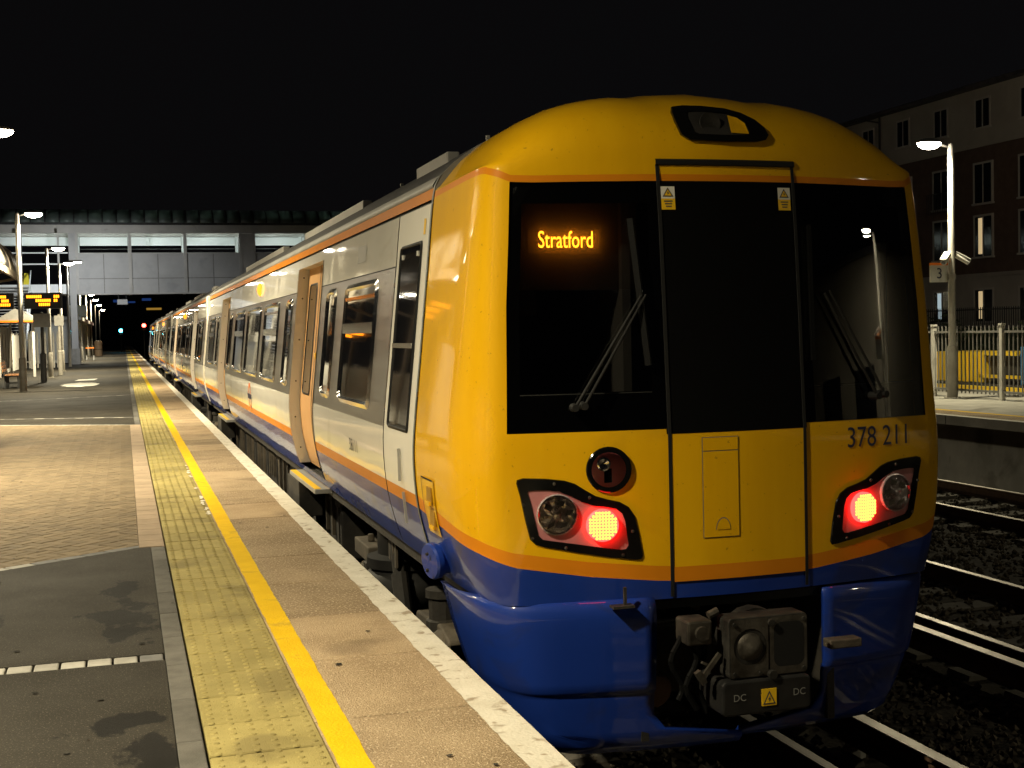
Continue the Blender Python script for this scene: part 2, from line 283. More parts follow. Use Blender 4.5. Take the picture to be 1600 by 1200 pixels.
class MB:
    def __init__(s): s.v = []; s.f = []; s.mi = []; s.cur = 0
    def add(s, vs, fs):
        n = len(s.v); s.v += [tuple(q) for q in vs]
        for f in fs: s.f.append(tuple(i+n for i in f)); s.mi.append(s.cur)
        return s
    def box(s, x0, x1, y0, y1, z0, z1):
        if x0 > x1: x0, x1 = x1, x0
        if y0 > y1: y0, y1 = y1, y0
        if z0 > z1: z0, z1 = z1, z0
        v = [(x0,y0,z0),(x1,y0,z0),(x1,y1,z0),(x0,y1,z0),(x0,y0,z1),(x1,y0,z1),(x1,y1,z1),(x0,y1,z1)]
        return s.add(v, [(0,3,2,1),(4,5,6,7),(0,1,5,4),(1,2,6,5),(2,3,7,6),(3,0,4,7)])
    def obox(s, c, ax, ay, az):
        c, ax, ay, az = map(Vector, (c, ax, ay, az))
        v = [c+sx*ax+sy*ay+sz*az for sz in (-1,1) for sx, sy in ((-1,-1),(1,-1),(1,1),(-1,1))]
        return s.add(v, [(0,3,2,1),(4,5,6,7),(0,1,5,4),(1,2,6,5),(2,3,7,6),(3,0,4,7)])
    def bar(s, a, b, w, h=None, up=(0,0,1)):
        a, b = Vector(a), Vector(b); d = (b-a); L = d.length; d = d/L; h = h or w
        side = d.cross(Vector(up))
        if side.length < 1e-4: side = d.cross(Vector((1,0,0)))
        side.normalize(); u = side.cross(d)
        return s.obox((a+b)/2, d*L/2, side*w/2, u*h/2)
    def cyl(s, a, b, r0, r1=None, n=12, caps=True):
        a, b = Vector(a), Vector(b); r1 = r0 if r1 is None else r1
        d = (b-a).normalized(); t = Vector((1,0,0)) if abs(d.x) < 0.9 else Vector((0,1,0))
        e1 = d.cross(t).normalized(); e2 = d.cross(e1)
        v = []
        for c, r in ((a, r0), (b, r1)):
            for i in range(n):
                q = 2*math.pi*i/n; v.append(c+e1*r*math.cos(q)+e2*r*math.sin(q))
        f = [(i, (i+1)%n, n+(i+1)%n, n+i) for i in range(n)]
        if caps: f += [tuple(range(n-1,-1,-1)), tuple(range(n,2*n))]
        return s.add(v, f)
    def lathe(s, c, prof, n=16, axis=(0,0,1), caps=True):
        c = Vector(c); d = Vector(axis).normalized(); t = Vector((1,0,0)) if abs(d.x) < 0.9 else Vector((0,1,0))
        e1 = d.cross(t).normalized(); e2 = d.cross(e1); v = []
        for r, h in prof:
            for i in range(n):
                q = 2*math.pi*i/n; v.append(c+d*h+e1*r*math.cos(q)+e2*r*math.sin(q))
        f = []
        for k in range(len(prof)-1):
            for i in range(n): f.append((k*n+i, k*n+(i+1)%n, (k+1)*n+(i+1)%n, (k+1)*n+i))
        if caps: f.append(tuple(range(n-1,-1,-1))); f.append(tuple(range((len(prof)-1)*n, len(prof)*n)))
        return s.add(v, f)
    def prism(s, poly, fn0, fn1):          # poly of 2-D points; fn maps (a,b) to 3-D on each end
        n = len(poly); v = [fn0(*q) for q in poly]+[fn1(*q) for q in poly]
        f = [tuple(range(n-1,-1,-1)), tuple(range(n,2*n))]+[(i,(i+1)%n,n+(i+1)%n,n+i) for i in range(n)]
        return s.add(v, f)
    def grid(s, rows):                      # rows of points
        n = len(rows[0]); v = [q for r in rows for q in r]
        f = [(j*n+i, j*n+i+1, (j+1)*n+i+1, (j+1)*n+i) for j in range(len(rows)-1) for i in range(n-1)]
        return s.add(v, f)
    def build(s, name, m, parent=None, smooth=False, bevel=0, solid=0, auto=None):
        o_ = org(parent) if parent else None
        if o_ is None:
            xs = [q[0] for q in s.v]; ys = [q[1] for q in s.v]; zs = [q[2] for q in s.v]
            o_ = Vector(((min(xs)+max(xs))/2, (min(ys)+max(ys))/2, min(zs)))
        me = bpy.data.meshes.new(name)
        me.from_pydata([tuple(Vector(q)-o_) for q in s.v], [], s.f)
        ms = m if isinstance(m, (list, tuple)) else [m]
        for q in ms: me.materials.append(M[q] if isinstance(q, str) else q)
        if len(ms) > 1: me.polygons.foreach_set('material_index', s.mi)
        if auto is not None or smooth:
            me.polygons.foreach_set('use_smooth', [True]*len(me.polygons))
            if auto is not None: me.set_sharp_from_angle(angle=R(auto))
        me.update()
        o = bpy.data.objects.new(name, me); COL.objects.link(o)
        if parent: o.parent = parent; ORG[o.name] = o_
        else: o.location = o_; ORG[o.name] = o_
        if solid:
            md = o.modifiers.new('solid', 'SOLIDIFY'); md.thickness = solid; md.offset = -1
        if bevel:
            md = o.modifiers.new('bevel', 'BEVEL'); md.width = bevel; md.segments = 2; md.limit_method = 'ANGLE'
        return o

def struct(o): o['kind'] = 'structure'; return o
def stuff(o): o['kind'] = 'stuff'; return o

def copy_tree(o, parent=None):
    c = o.copy(); COL.objects.link(c)
    if parent: c.parent = parent
    for ch in o.children: copy_tree(ch, c)
    return c

def text_mesh(body, size, xform, name, m, parent, extrude=0.0, align='CENTER'):
    cu = bpy.data.curves.new('t', 'FONT'); cu.body = body; cu.size = size; cu.align_x = align; cu.align_y = 'CENTER'
    cu.resolution_u = 3
    t = bpy.data.objects.new('t', cu); COL.objects.link(t)
    dg = bpy.context.evaluated_depsgraph_get(); me = bpy.data.meshes.new_from_object(t.evaluated_get(dg))
    bpy.data.objects.remove(t); bpy.data.curves.remove(cu)
    mb = MB(); mb.add([xform(v.co.x, v.co.y) for v in me.vertices], [tuple(p.vertices) for p in me.polygons])
    bpy.data.meshes.remove(me)
    o = mb.build(name, m, parent)
    if extrude:
        md = o.modifiers.new('s', 'SOLIDIFY'); md.thickness = extrude; md.offset = 0
    return o

# ================================================================== GROUND, TRACKS
RZ = -0.915                        # top of rail
g = MB(); g.box(-400, 500, -120, 900, -1.75, -1.32); struct(g.build('ground', 'earth'))
g = MB()
rows = []
for j, y in enumerate([-30+2*k for k in range(150)]):
    rows.append([(x, y, -1.10+dz) for x, dz in ((0.28,-0.02),(3.6,0),(7.4,0),(8.6,-0.02),(11.1,-0.02))])
g.grid(rows); ballast_bed = struct(g.build('trackbed', 'ballast_bed'))

def rail(xc, top, y0, y1, parent, third=False):
    s = 1 if not third else 1.25
    w = MB(); pr = [(-0.07*s,top-0.155),(0.07*s,top-0.155),(0.07*s,top-0.143),(0.012,top-0.118),(0.012,top-0.042),(0.035*s,top-0.03),(0.035*s,top-0.010),(-0.035*s,top-0.010),(-0.035*s,top-0.03),(-0.012,top-0.042),(-0.012,top-0.118),(-0.07*s,top-0.143)]
    w.prism(pr, lambda a, b: (xc+a, y0, b), lambda a, b: (xc+a, y1, b))
    o = w.build('rail_web', 'rail_rust', parent)
    h = MB(); h.box(xc-0.034*s, xc+0.034*s, y0, y1, top-0.0098, top); h.build('rail_head', 'rail_head', parent)

def track(xc, name, label, third, y0=-28, y1=250, gauge=1.505):
    t = thing(name, label, 'railway track', (xc, 0, -1.10), 'tracks through the station')
    for sx in (-1, 1): rail(xc+sx*gauge/2, RZ, y0, y1, t)
    sm = None
    for k in range(48):
        y = -3+0.65*k
        if sm is None:
            b = MB(); b.prism([(-1.25,-1.16),(1.25,-1.16),(1.22,-1.062),(0.5,-1.075),(-0.5,-1.075),(-1.22,-1.062)], lambda a, c: (xc+a, y-0.13, c), lambda a, c: (xc+a, y+0.13, c))
            sm = b.build('sleeper', 'sleeper', t); ybase = y
        else:
            o = sm.copy(); COL.objects.link(o); o.location.y += y-ybase
    if third:
        rail(xc+third, RZ+0.076, y0, y1, t, True)
        for k in range(12):
            w = MB(); w.lathe((xc+third, -1+2.6*k, -1.10), [(0.07,0),(0.07,0.05),(0.05,0.06),(0.06,0.09),(0.04,0.10),(0.04,0.117)], 8); w.build('insulator', 'insul', t)
    return t
track(1.45, 'railway_track', 'railway track with raised conductor rail under the yellow-fronted train', 1.27)
track(5.60, 'railway_track', 'middle railway track between the train and the opposite platform', -1.2)
track(9.80, 'railway_track', 'farthest railway track beside the opposite platform', 0, gauge=1.6)

def stones(x0, x1, y0, y1, n, name, seed):
    rnd = random.Random(seed); w = MB()
    base = [(1,0,0.1),(-1,0.1,0),(0.1,1,0),(0,-1,0.1),(0,0.1,1),(0.1,0,-1)]
    fs = [(0,2,4),(2,1,4),(1,3,4),(3,0,4),(2,0,5),(1,2,5),(3,1,5),(0,3,5)]
    for i in range(n):
        x = rnd.uniform(x0, x1); y = y0+(y1-y0)*rnd.random()**1.7
        if any(abs(x-q) < 0.09 for q in (0.6975,2.2025,4.8475,6.3525,9.0,10.6,2.72,4.4)): continue
        r = rnd.uniform(0.018, 0.038)*(1+0.02*max(0, y-8)); a = rnd.uniform(0, 6.28); ca, sa = math.cos(a), math.sin(a)
        sx, sy, sz = r*rnd.uniform(.8,1.3), r*rnd.uniform(.7,1.1), r*rnd.uniform(.6,1.0)
        z = -1.095+rnd.uniform(-0.005, 0.03)
        w.add([(x+(p*sx+rnd.uniform(-.2,.2)*r)*ca-q*sy*sa, y+p*sx*sa+q*sy*ca, z+t*sz) for p, q, t in base], fs)
    o = w.build(name, 'ballast'); tag(o, 'dark crushed stone ballast around the rails', 'ballast', kind='stuff'); return o
stones(1.0, 11.0, 4.2, 24, 26000, 'ballast_stones', 3)

# ================================================================== NEAR PLATFORM
PY0, PY1 = -12.0, 300.0
plat = MB(); plat.prism([(-7.5,-1.4),(-0.18,-1.4),(-0.18,-0.30),(-0.012,-0.21),(-0.012,-0.085),(-7.5,-0.085)], lambda a, b: (a, PY0, b), lambda a, b: (a, PY1, b))
platform = struct(plat.build('platform', 'concrete'))
# asphalt sheets
def sheet(name, poly, z, m, parent, thick=0.08):
    w = MB(); w.prism(poly, lambda a, b: (a, b, z-thick), lambda a, b: (a, b, z)); return w.build(name, m, parent)
XE = -1.335                                        # left side of the edging
diag = lambda x: 10.06+(x+1.22)*0.667              # near border of the block paving
farb = lambda x: 23.85-(x+1.28)*0.58               # its far border
sheet('asphalt', [(-7.4,PY0),(XE,PY0),(XE,6.32),(-7.4,6.32)], 0, 'asphalt', platform)
sheet('asphalt', [(-7.4,6.46),(XE,6.46),(XE,diag(XE)-0.11),(-6.2,diag(-6.2)-0.11),(-7.4,6.5)], 0, 'asphalt', platform)
sheet('asphalt', [(XE,farb(XE)+0.11),(XE,26.20),(-7.4,28.60),(-7.4,farb(-7.4)+0.11)], 0, 'asphalt', platform)
sheet('asphalt', [(XE,26.34),(XE,36.80),(-7.4,34.2),(-7.4,28.74)], 0, 'asphalt', platform)
sheet('asphalt', [(XE,36.96),(XE,PY1),(-7.4,PY1),(-7.4,34.36)], 0, 'asphalt', platform)
sheet('sand_bed', [(XE,diag(XE)-0.1),(XE,farb(XE)+0.1),(-7.4,farb(-7.4)+0.1),(-7.4,6.52),(-6.2,diag(-6.2)-0.1)], -0.014, 'sand', platform, 0.066)
# setts
def setts(p0, p1, n_, wid, mfun, name='sett'):
    p0, p1 = Vector((*p0, 0)), Vector((*p1, 0)); d = (p1-p0); L = d.length; d /= L; nrm = Vector((-d.y, d.x, 0)); st = L/n_
    for i in range(n_):
        c = p0+d*st*(i+0.5); h = random.uniform(-0.001, 0.003); l2, w2 = st/2-0.006, wid/2-0.004
        w = MB(); pts = [c+d*sx*l2+nrm*sy*w2 for sx, sy in ((-1,-1),(1,-1),(1,1),(-1,1))]; pin = [c+d*sx*(l2-.006)+nrm*sy*(w2-.006) for sx, sy in ((-1,-1),(1,-1),(1,1),(-1,1))]
        w.add([(q.x,q.y,-0.07) for q in pts]+[(q.x,q.y,h-.004) for q in pts]+[(q.x,q.y,h) for q in pin], [(0,1,5,4),(1,2,6,5),(2,3,7,6),(3,0,4,7),(4,5,9,8),(5,6,10,9),(6,7,11,10),(7,4,8,11),(8,9,10,11)])
        w.build(name, mfun(i), platform)
setts((-1.335, 6.39), (-5.535, 6.39), 35, 0.13, lambda i: 'sett_dark' if i == 0 else 'sett')
setts((XE+0.02, diag(XE)-0.055), (-5.5, diag(-5.5)-0.055), 26, 0.11, lambda i: 'sett' if i > 4 else 'sett_dark')
setts((XE, farb(XE)+0.055), (-6.5, farb(-6.5)+0.055), 28, 0.10, lambda i: 'sett')
setts((XE, 26.27), (-7.0, 28.47), 30, 0.13, lambda i: 'sett' if i % 2 else 'sett_dark')
setts((XE, 36.88), (-7.0, 34.43), 30, 0.15, lambda i: 'sett' if i % 2 else 'sett_dark')
# herringbone blocks
def block_geo(w, cx, cy, ang, L=0.2, Wd=0.1, gap=0.011, dz=0.0):
    ca, sa = math.cos(ang), math.sin(ang); l2, w2 = L/2-gap/2, Wd/2-gap/2
    q = lambda x, y, z: (cx+x*ca-y*sa, cy+x*sa+y*ca, z)
    v = [q(a*l2, b*w2, -0.05) for a, b in ((-1,-1),(1,-1),(1,1),(-1,1))]+[q(a*l2, b*w2, dz-.004) for a, b in ((-1,-1),(1,-1),(1,1),(-1,1))]+[q(a*(l2-.005), b*(w2-.005), dz) for a, b in ((-1,-1),(1,-1),(1,1),(-1,1))]
    w.add(v, [(0,1,5,4),(1,2,6,5),(2,3,7,6),(3,0,4,7),(4,5,9,8),(5,6,10,9),(6,7,11,10),(7,4,8,11),(8,9,10,11)])
bl = []; cutbl = []
c45 = math.sqrt(0.5)
for a in range(-260, 260):
    for b in range(-130, 130):
        for kind in (0, 1):
            ux, uy = a*1+b*2, a*1-b*2
            ux, uy = (ux+1, uy+0.5) if kind == 0 else (ux+2.5, uy)
            ux *= 0.1; uy *= 0.1
            x, y = (ux+uy)*c45-3.4, (-ux+uy)*c45+16
            if not (-6.4 < x < -1.30 and diag(x)-0.15 < y < farb(x)+0.15): continue
            ang = -math.pi/4 if kind == 0 else math.pi/4; ca, sa = math.cos(ang), math.sin(ang)
            cs = [(x+p*0.0955*ca-q*0.0455*sa, y+p*0.0955*sa+q*0.0455*ca) for p, q in ((-1,-1),(1,-1),(1,1),(-1,1))]
            inside = lambda c_: c_[0] < -1.42 and diag(c_[0]) < c_[1] < farb(c_[0])
            k_ = sum(inside(c_) for c_ in cs)
            if k_ == 4: bl.append((x, y, ang))
            elif k_ > 0: cutbl.append(cs)
bl.sort(key=lambda q: (q[1]-0.0)**2+(q[0]+1.5)**2)
vis = [q for q in bl if q[0] > -1.474-(q[1]*0.113+0.55)]
near = vis[:300]; ns = set(near)
proto = None
for (x, y, a) in near:
    if proto is None:
        w = MB(); block_geo(w, 0, 0, 0); proto = w.build('paving_block', 'block', None); proto.parent = platform; o = proto
    else: o = proto.copy(); COL.objects.link(o)
    po = org(platform); o.location = (x-po.x, y-po.y, -0.05-po.z+random.uniform(-.0015,.0015)); o.rotation_euler = (0, 0, a)
w = MB()
for q in bl:
    if q not in ns: block_geo(w, q[0], q[1], q[2], dz=random.uniform(-.0015,.0015))
def clip(poly, f):
    out = []
    for i, a in enumerate(poly):
        b = poly[(i+1) % len(poly)]; fa_, fb_ = f(a), f(b)
        if fa_ >= 0: out.append(a)
        if fa_*fb_ < 0: t_ = fa_/(fa_-fb_); out.append((a[0]+(b[0]-a[0])*t_, a[1]+(b[1]-a[1])*t_))
    return out
for cs in cutbl:
    for f in (lambda q: -1.419-q[0], lambda q: q[1]-diag(q[0]), lambda q: farb(q[0])-q[1]): cs = clip(cs, f) if cs else cs
    if len(cs) > 2: w.prism(cs, lambda a, b: (a, b, -0.05), lambda a, b: (a, b, -0.0005))
stuff(w.build('paving_blocks_beyond', 'block', platform))
# edging rows
def slab(name, x0, x1, y0, y1, z1, m, t=0.08, ch=0.004):
    w = MB(); v = [(x0,y0),(x1,y0),(x1,y1),(x0,y1)]; c = [(x0+ch,y0+ch),(x1-ch,y0+ch),(x1-ch,y1-ch),(x0+ch,y1-ch)]
    w.add([(a,b,z1-t) for a,b in v]+[(a,b,z1-ch) for a,b in v]+[(a,b,z1) for a,b in c], [(0,1,5,4),(1,2,6,5),(2,3,7,6),(3,0,4,7),(4,5,9,8),(5,6,10,9),(6,7,11,10),(7,4,8,11),(8,9,10,11)])
    return w.build(name, m, platform)
y = -1.0
while y < 62:
    L = 0.60 if not (9.75 < y < 23.8) else 0.30
    slab('edging_slab', -1.331 if not (9.75 < y < 23.8) else -1.415, -1.232, y+0.003, y+L-0.003, random.uniform(-.002,.002) if not (9.75 < y < 23.8) else 0.004, 'edging_buff' if 9.75 < y < 23.8 else 'edging_grey'); y += L
slab('edging_strip', -1.331, -1.232, 62, 250, 0, 'edging_grey')
# tactile slabs with blisters
def tactile_mesh():
    w = MB(); x0, x1, y0, y1 = -0.2135, 0.2135, -0.1945, 0.1945; ch = 0.005
    v = [(x0,y0),(x1,y0),(x1,y1),(x0,y1)]; c = [(x0+ch,y0+ch),(x1-ch,y0+ch),(x1-ch,y1-ch),(x0+ch,y1-ch)]
    w.add([(a,b,-0.08) for a,b in v]+[(a,b,-ch) for a,b in v]+[(a,b,0) for a,b in c], [(0,1,5,4),(1,2,6,5),(2,3,7,6),(3,0,4,7),(4,5,9,8),(5,6,10,9),(6,7,11,10),(7,4,8,11),(8,9,10,11)])
    for i in range(6):
        for j in range(6):
            cx = -0.18+0.072*i; cy = -0.165+0.066*j+(0.016 if i % 2 else -0.016); n = 8
            vs = [(cx+r*math.cos(2*math.pi*k/n), cy+r*math.sin(2*math.pi*k/n), h) for r, h in ((0.0165,-.0005),(0.010,0.0045)) for k in range(n)]
            w.add(vs, [(k,(k+1)%n,n+(k+1)%n,n+k) for k in range(n)]+[tuple(range(n,2*n))])
    return w
po = org(platform); tp = None
for k in range(150):
    y = 3.98-2.4+0.4*k+0.2
    if tp is None:
        tp = tactile_mesh().build('tactile_slab', 'tactile', None); tp.parent = platform; o = tp
    else: o = tp.copy(); COL.objects.link(o)
    o.location = (-1.008-po.x, y-po.y, -0.08-po.z+random.uniform(-.002,.0015)); o.rotation_euler = (0, 0, random.uniform(-.003,.003))
w = MB()
for k in range(500):
    y = 1.58+0.4*150+0.2+0.4*k; w.box(-1.222, -0.794, y-.197, y+.197, -.08, 0)
stuff(w.build('tactile_slabs_beyond', 'tactile', platform))
# coping slabs, white edge, yellow line
y = -2.93; k = 0
while y < 110:
    L = random.choice((0.92, 1.0, 1.0, 1.04)) if y > 12 else (1.0 if k not in (8, 9) else 0.96)
    slab('coping_slab', -0.792, 0.0, y+0.006, y+L-0.006, random.uniform(-.0015,.0015), 'aggregate', t=0.08); y += L; k += 1
slab('coping_strip', -0.792, 0.0, y, PY1, 0, 'aggregate')
def strip(name, x0, x1, y0, y1, z, m, seed, rag0, rag1, step=0.05):
    rnd = random.Random(seed); w = MB(); rows = []; yy = y0; e0 = e1 = 0
    while yy <= y1:
        s = step if yy < 30 else 1.0
        e0 = 0.6*e0+rnd.uniform(-rag0, rag0); e1 = 0.6*e1+rnd.uniform(-rag1, rag1)
        rows.append([(x0+e0, yy, z), ((x0+x1)/2, yy, z), (x1+e1, yy, z)]); yy += s
    w.grid(rows); return w.build(name, m, platform)
strip('white_edge_line', -0.155, -0.003, -3, PY1, 0.004, 'white_paint', 5, 0.004, 0.0010)
strip('yellow_line', -0.786, -0.668, -3, PY1, 0.0042, 'yellow_paint', 6, 0.0022, 0.0022)
for i in range(16):                                   # flakes of old white paint beside the yellow line
    yy = 10.9+random.random()*5.0; w = MB(); n = 7; rr = random.uniform(.012, .03); cx = -0.812+random.uniform(-.012,.008)
    w.add([(cx+rr*random.uniform(.6,1.1)*math.cos(6.28*q/n), yy+rr*3*random.uniform(.6,1.2)*math.sin(6.28*q/n), 0.0035) for q in range(n)], [tuple(range(n))]); w.build('paint_flake', 'white_paint', platform)
w = MB(); n = 26; w.add([(-2.95+0.62*math.cos(6.283*q/n)*(1+.12*math.sin(3*q)), 46.6+2.0*math.sin(6.283*q/n)*(1+.1*math.sin(2*q)), 0.004) for q in range(n)], [tuple(range(n))]); w.build('pale_patch', 'pale_ground', platform)  # flat pale patches on the far asphalt
w = MB(); w.add([(-3.3,51,0.004),(-2.6,51.3,0.004),(-2.5,53,0.004),(-3.2,52.6,0.004)], [(0,1,2,3)]); w.build('pale_patch', 'pale_ground', platform)

M['gum'] = mat('gum', (0.014, 0.013, 0.011), (0.05, 0.046, 0.04), 3, 0.9, spec=0.05)
rg = random.Random(21); w = MB()
for k in range(150):
    x = rg.uniform(-3.2, -0.2); y = 4.0+rg.random()**1.6*18; r = rg.uniform(0.008, 0.019); n = 7
    if -1.23 < x < -0.66: continue
    w.add([(x+r*rg.uniform(.7,1.1)*math.cos(6.283*q/n), y+r*rg.uniform(.7,1.1)*math.sin(6.283*q/n), 0.0062) for q in range(n)], [tuple(range(n))])
stuff(w.build('gum_spots', 'gum', platform))
# ================================================================== OPPOSITE PLATFORM
op = MB(); op.prism([(12.6,-1.4),(17,-1.4),(17,-0.004),(11.40,-0.004),(11.40,-0.15),(12.6,-0.20)], lambda a, b: (a, -40, b), lambda a, b: (a, 160, b))
oplat = struct(op.build('opposite_platform', 'concrete'))
w = MB(); w.grid([[(11.405, y, 0.0), (11.56, y, 0.0)] for y in (-40, 160)]); w.build('white_edge_line', 'white_paint', oplat)
w = MB(); w.grid([[(12.10, y, 0.0), (12.25, y, 0.0)] for y in (-40, 160)]); w.build('yellow_line', 'yellow_paint', oplat)
for k in range(14):
    w = MB(); w.box(11.392, 11.76, 8+2.0*k-0.004, 8+2.0*k+0.004, -0.148, -0.008); w.build('joint', 'dark_metal', oplat)
w = MB(); w.grid([[(11.56, y, -0.0005), (12.10, y, -0.0005)] for y in (-40, 160)]); w.build('coping_strip', 'aggregate', oplat)

# ================================================================== TRAIN
XC = 1.45
PROF = [(0.20,1.27),(0.35,1.326),(0.55,1.375),(0.70,1.392),(0.85,1.398),(0.95,1.394),(1.14,1.375),(1.34,1.352),(1.96,1.285),(2.15,1.266),(2.28,1.252),(2.36,1.235),(2.42,1.20),(2.49,1.126),(2.60,.965),(2.70,.74),(2.78,.45),(2.82,.22),(2.835,0)]
def lerp_tab(tab, t):
    if t <= tab[0][0]: return tab[0][1]
    for (a, b), (c, d) in zip(tab, tab[1:]):
        if t <= c: return b+(d-b)*(t-a)/(c-a)
    return tab[-1][1]
def hw(z):                                             # smooth half width at height z
    return (lerp_tab(PROF, z-0.05)+2*lerp_tab(PROF, z)+lerp_tab(PROF, z+0.05))/4 if z < 2.3 else lerp_tab(PROF, z)
def zrange(z0, z1, st=0.06):
    n = max(1, round((z1-z0)/st)); return [z0+(z1-z0)*i/n for i in range(n+1)]
SKIRT, STR0, STR1, BAND0, BAND1, TOPW, CANT0, CANT1 = 0.235, 0.56, 0.635, 0.965, 1.955, 2.265, 2.285, 2.35

def side_patch(w, sd, y0, y1, z0, z1, off=0.0, ny=None, st=0.06):
    zs = zrange(z0, z1, st); ny = ny or max(1, round((y1-y0)/0.8))
    ys = [y0+(y1-y0)*i/ny for i in range(ny+1)]
    if sd > 0: ys = ys[::-1]
    w.grid([[(XC+sd*(hw(z)+off), y, z) for y in ys] for z in zs][::-1])
    return w

def rect_ring(w, sd, y0, y1, z0, z1, t, off0, off1, rad=0.05):
    """rounded window frame following the body side: outer ring at off0, raised to off1, inner ring"""
    def rr(y0, y1, z0, z1, r):
        pts = []
        for cy, cz, a0 in ((y1-r, z1-r, 0), (y0+r, z1-r, 90), (y0+r, z0+r, 180), (y1-r, z0+r, 270)):
            for k in range(5): a = R(a0+22.5*k); pts.append((cy+r*math.cos(a), cz+r*math.sin(a)))
        return pts
    a = rr(y0, y1, z0, z1, rad); b = rr(y0+t, y1-t, z0+t, z1-t, max(0.01, rad-t*0.5)); n = len(a)
    ms = rr(y0+t*.5, y1-t*.5, z0+t*.5, z1-t*.5, max(0.01, rad-t*0.25))
    P = lambda q, o: (XC+sd*(hw(q[1])+o), q[0], q[1])
    w.add([P(q, off0) for q in a]+[P(q, off1) for q in ms]+[P(q, off0-0.012) for q in b],
          [(i, (i+1)%n, n+(i+1)%n, n+i) for i in range(n)]+[(n+i, n+(i+1)%n, 2*n+(i+1)%n, 2*n+i) for i in range(n)])
    return b, P

def window(car, sd, y0, y1, z0, z1, hopper):
    w = MB(); inner, P = rect_ring(w, sd, y0-.012, y1+.012, z0-.012, z1+.012, 0.062, 0.001, 0.018, 0.08)
    f = w.build('window', 't_chrome', car, auto=50)
    g_ = MB(); zz = zrange(z0+0.03, z1-0.03, 0.07)
    g_.grid([[(XC+sd*(hw(z)+0.002), y, z) for y in ([y0+.03, y1-.03] if sd < 0 else [y1-.03, y0+.03])] for z in zz][::-1])
    g_.build('pane', 't_glass', f, smooth=True)
    if hopper:
        b = MB(); zc = z0+0.63*(z1-z0)
        for z in (zc,):
            b.obox((XC+sd*(hw(z)+0.008), (y0+y1)/2, z), (0.010, 0, 0), (0, (y1-y0)/2-.04, 0), (0, 0, 0.036))
        zt = z1-0.10
        b.obox((XC+sd*(hw(zt)+0.006), (y0+y1)/2, zt), (0.007, 0, 0), (0, (y1-y0)/2-.04, 0), (0, 0, 0.012))
        b.build('hopper_bar', 't_chrome', f)
    return f

def door(car, sd, y0, y1):
    """recessed orange double door with pale reveals and a step plate"""
    z0, z1 = 0.30, 2.18; dp = 0.10
    w = MB(); side_patch(w, sd, y0-0.02, y1+0.02, z0, z1, -dp, 1)
    d = w.build('door', 't_door_orange', car, smooth=True)
    ym = (y0+y1)/2
    for a, b in ((y0+0.16, ym-0.14), (ym+0.14, y1-0.16)):
        v = MB(); rect_ring(v, sd, a, b, 0.98, 2.03, 0.03, -dp+0.002, -dp+0.010, 0.05); fr = v.build('door_window', 't_gasket', d, auto=50)
        v = MB(); side_patch(v, sd, a+.02, b-.02, 1.0, 2.01, -dp+0.004, 1); v.build('pane', 't_glass', fr, smooth=True)
    v = MB(); side_patch(v, sd, ym-0.012, ym+0.012, z0, z1, -dp+0.004, 1); v.build('centre_seal', 't_gasket', d)
    v = MB(); v.lathe((XC+sd*(hw(1.35)-dp), ym-0.075, 1.35), [(0.03,0),(0.028,0.012),(0.0,0.016)], 10, (sd,0,0)); v.build('door_button', 'label_yellow', d)
    for yy, nm in ((y1, 'far'), (y0, 'near')):          # reveals
        v = MB(); zs = zrange(z0, z1); sg = 1 if (yy == y1) else -1
        v.grid([[(XC+sd*(hw(z)+0.004), yy, z), (XC+sd*(hw(z)-dp), yy, z)] for z in zs]); o = v.build('door_reveal', 't_reveal', car)
        v = MB(); v.grid([[(XC+sd*(hw(z)+0.006), yy-0.011*sg*0, z), (XC+sd*(hw(z)+0.006), yy+0.016*sg, z)] for z in zs]); v.build('edge_trim', 't_gasket', o)
        if yy == y1:
            v = MB()
            for z in (0.45, 0.75, 1.1, 1.5, 1.9, 2.1): v.cyl((XC+sd*(hw(z)-0.05), yy-0.004, z), (XC+sd*(hw(z)-0.05), yy+.002, z), 0.008, n=6)
            v.build('screws', 't_gasket', o)
    v = MB(); v.grid([[(XC+sd*(hw(z1)+0.002), y, z1), (XC+sd*(hw(z1)-dp), y, z1)] for y in (y0, y1)]); v.build('door_lintel', 't_door_white', car)
    s = MB(); s.box(XC+sd*1.16, XC+sd*1.395, y0+0.02, y1+0.16, 0.175, 0.215)
    st = s.build('door_step', 't_gutter', car, bevel=0.006)
    s = MB(); s.box(XC+sd*1.335, XC+sd*1.390, y0+0.05, y1+0.13, 0.2145, 0.219); s.build('yellow_nosing', 'label_yellow', st)
    s = MB(); s.box(XC+sd*1.18, XC+sd*1.40, y1-0.55, y1+0.28, -0.16, 0.174)
    s.build('step_box', 't_under', car, bevel=0.01)

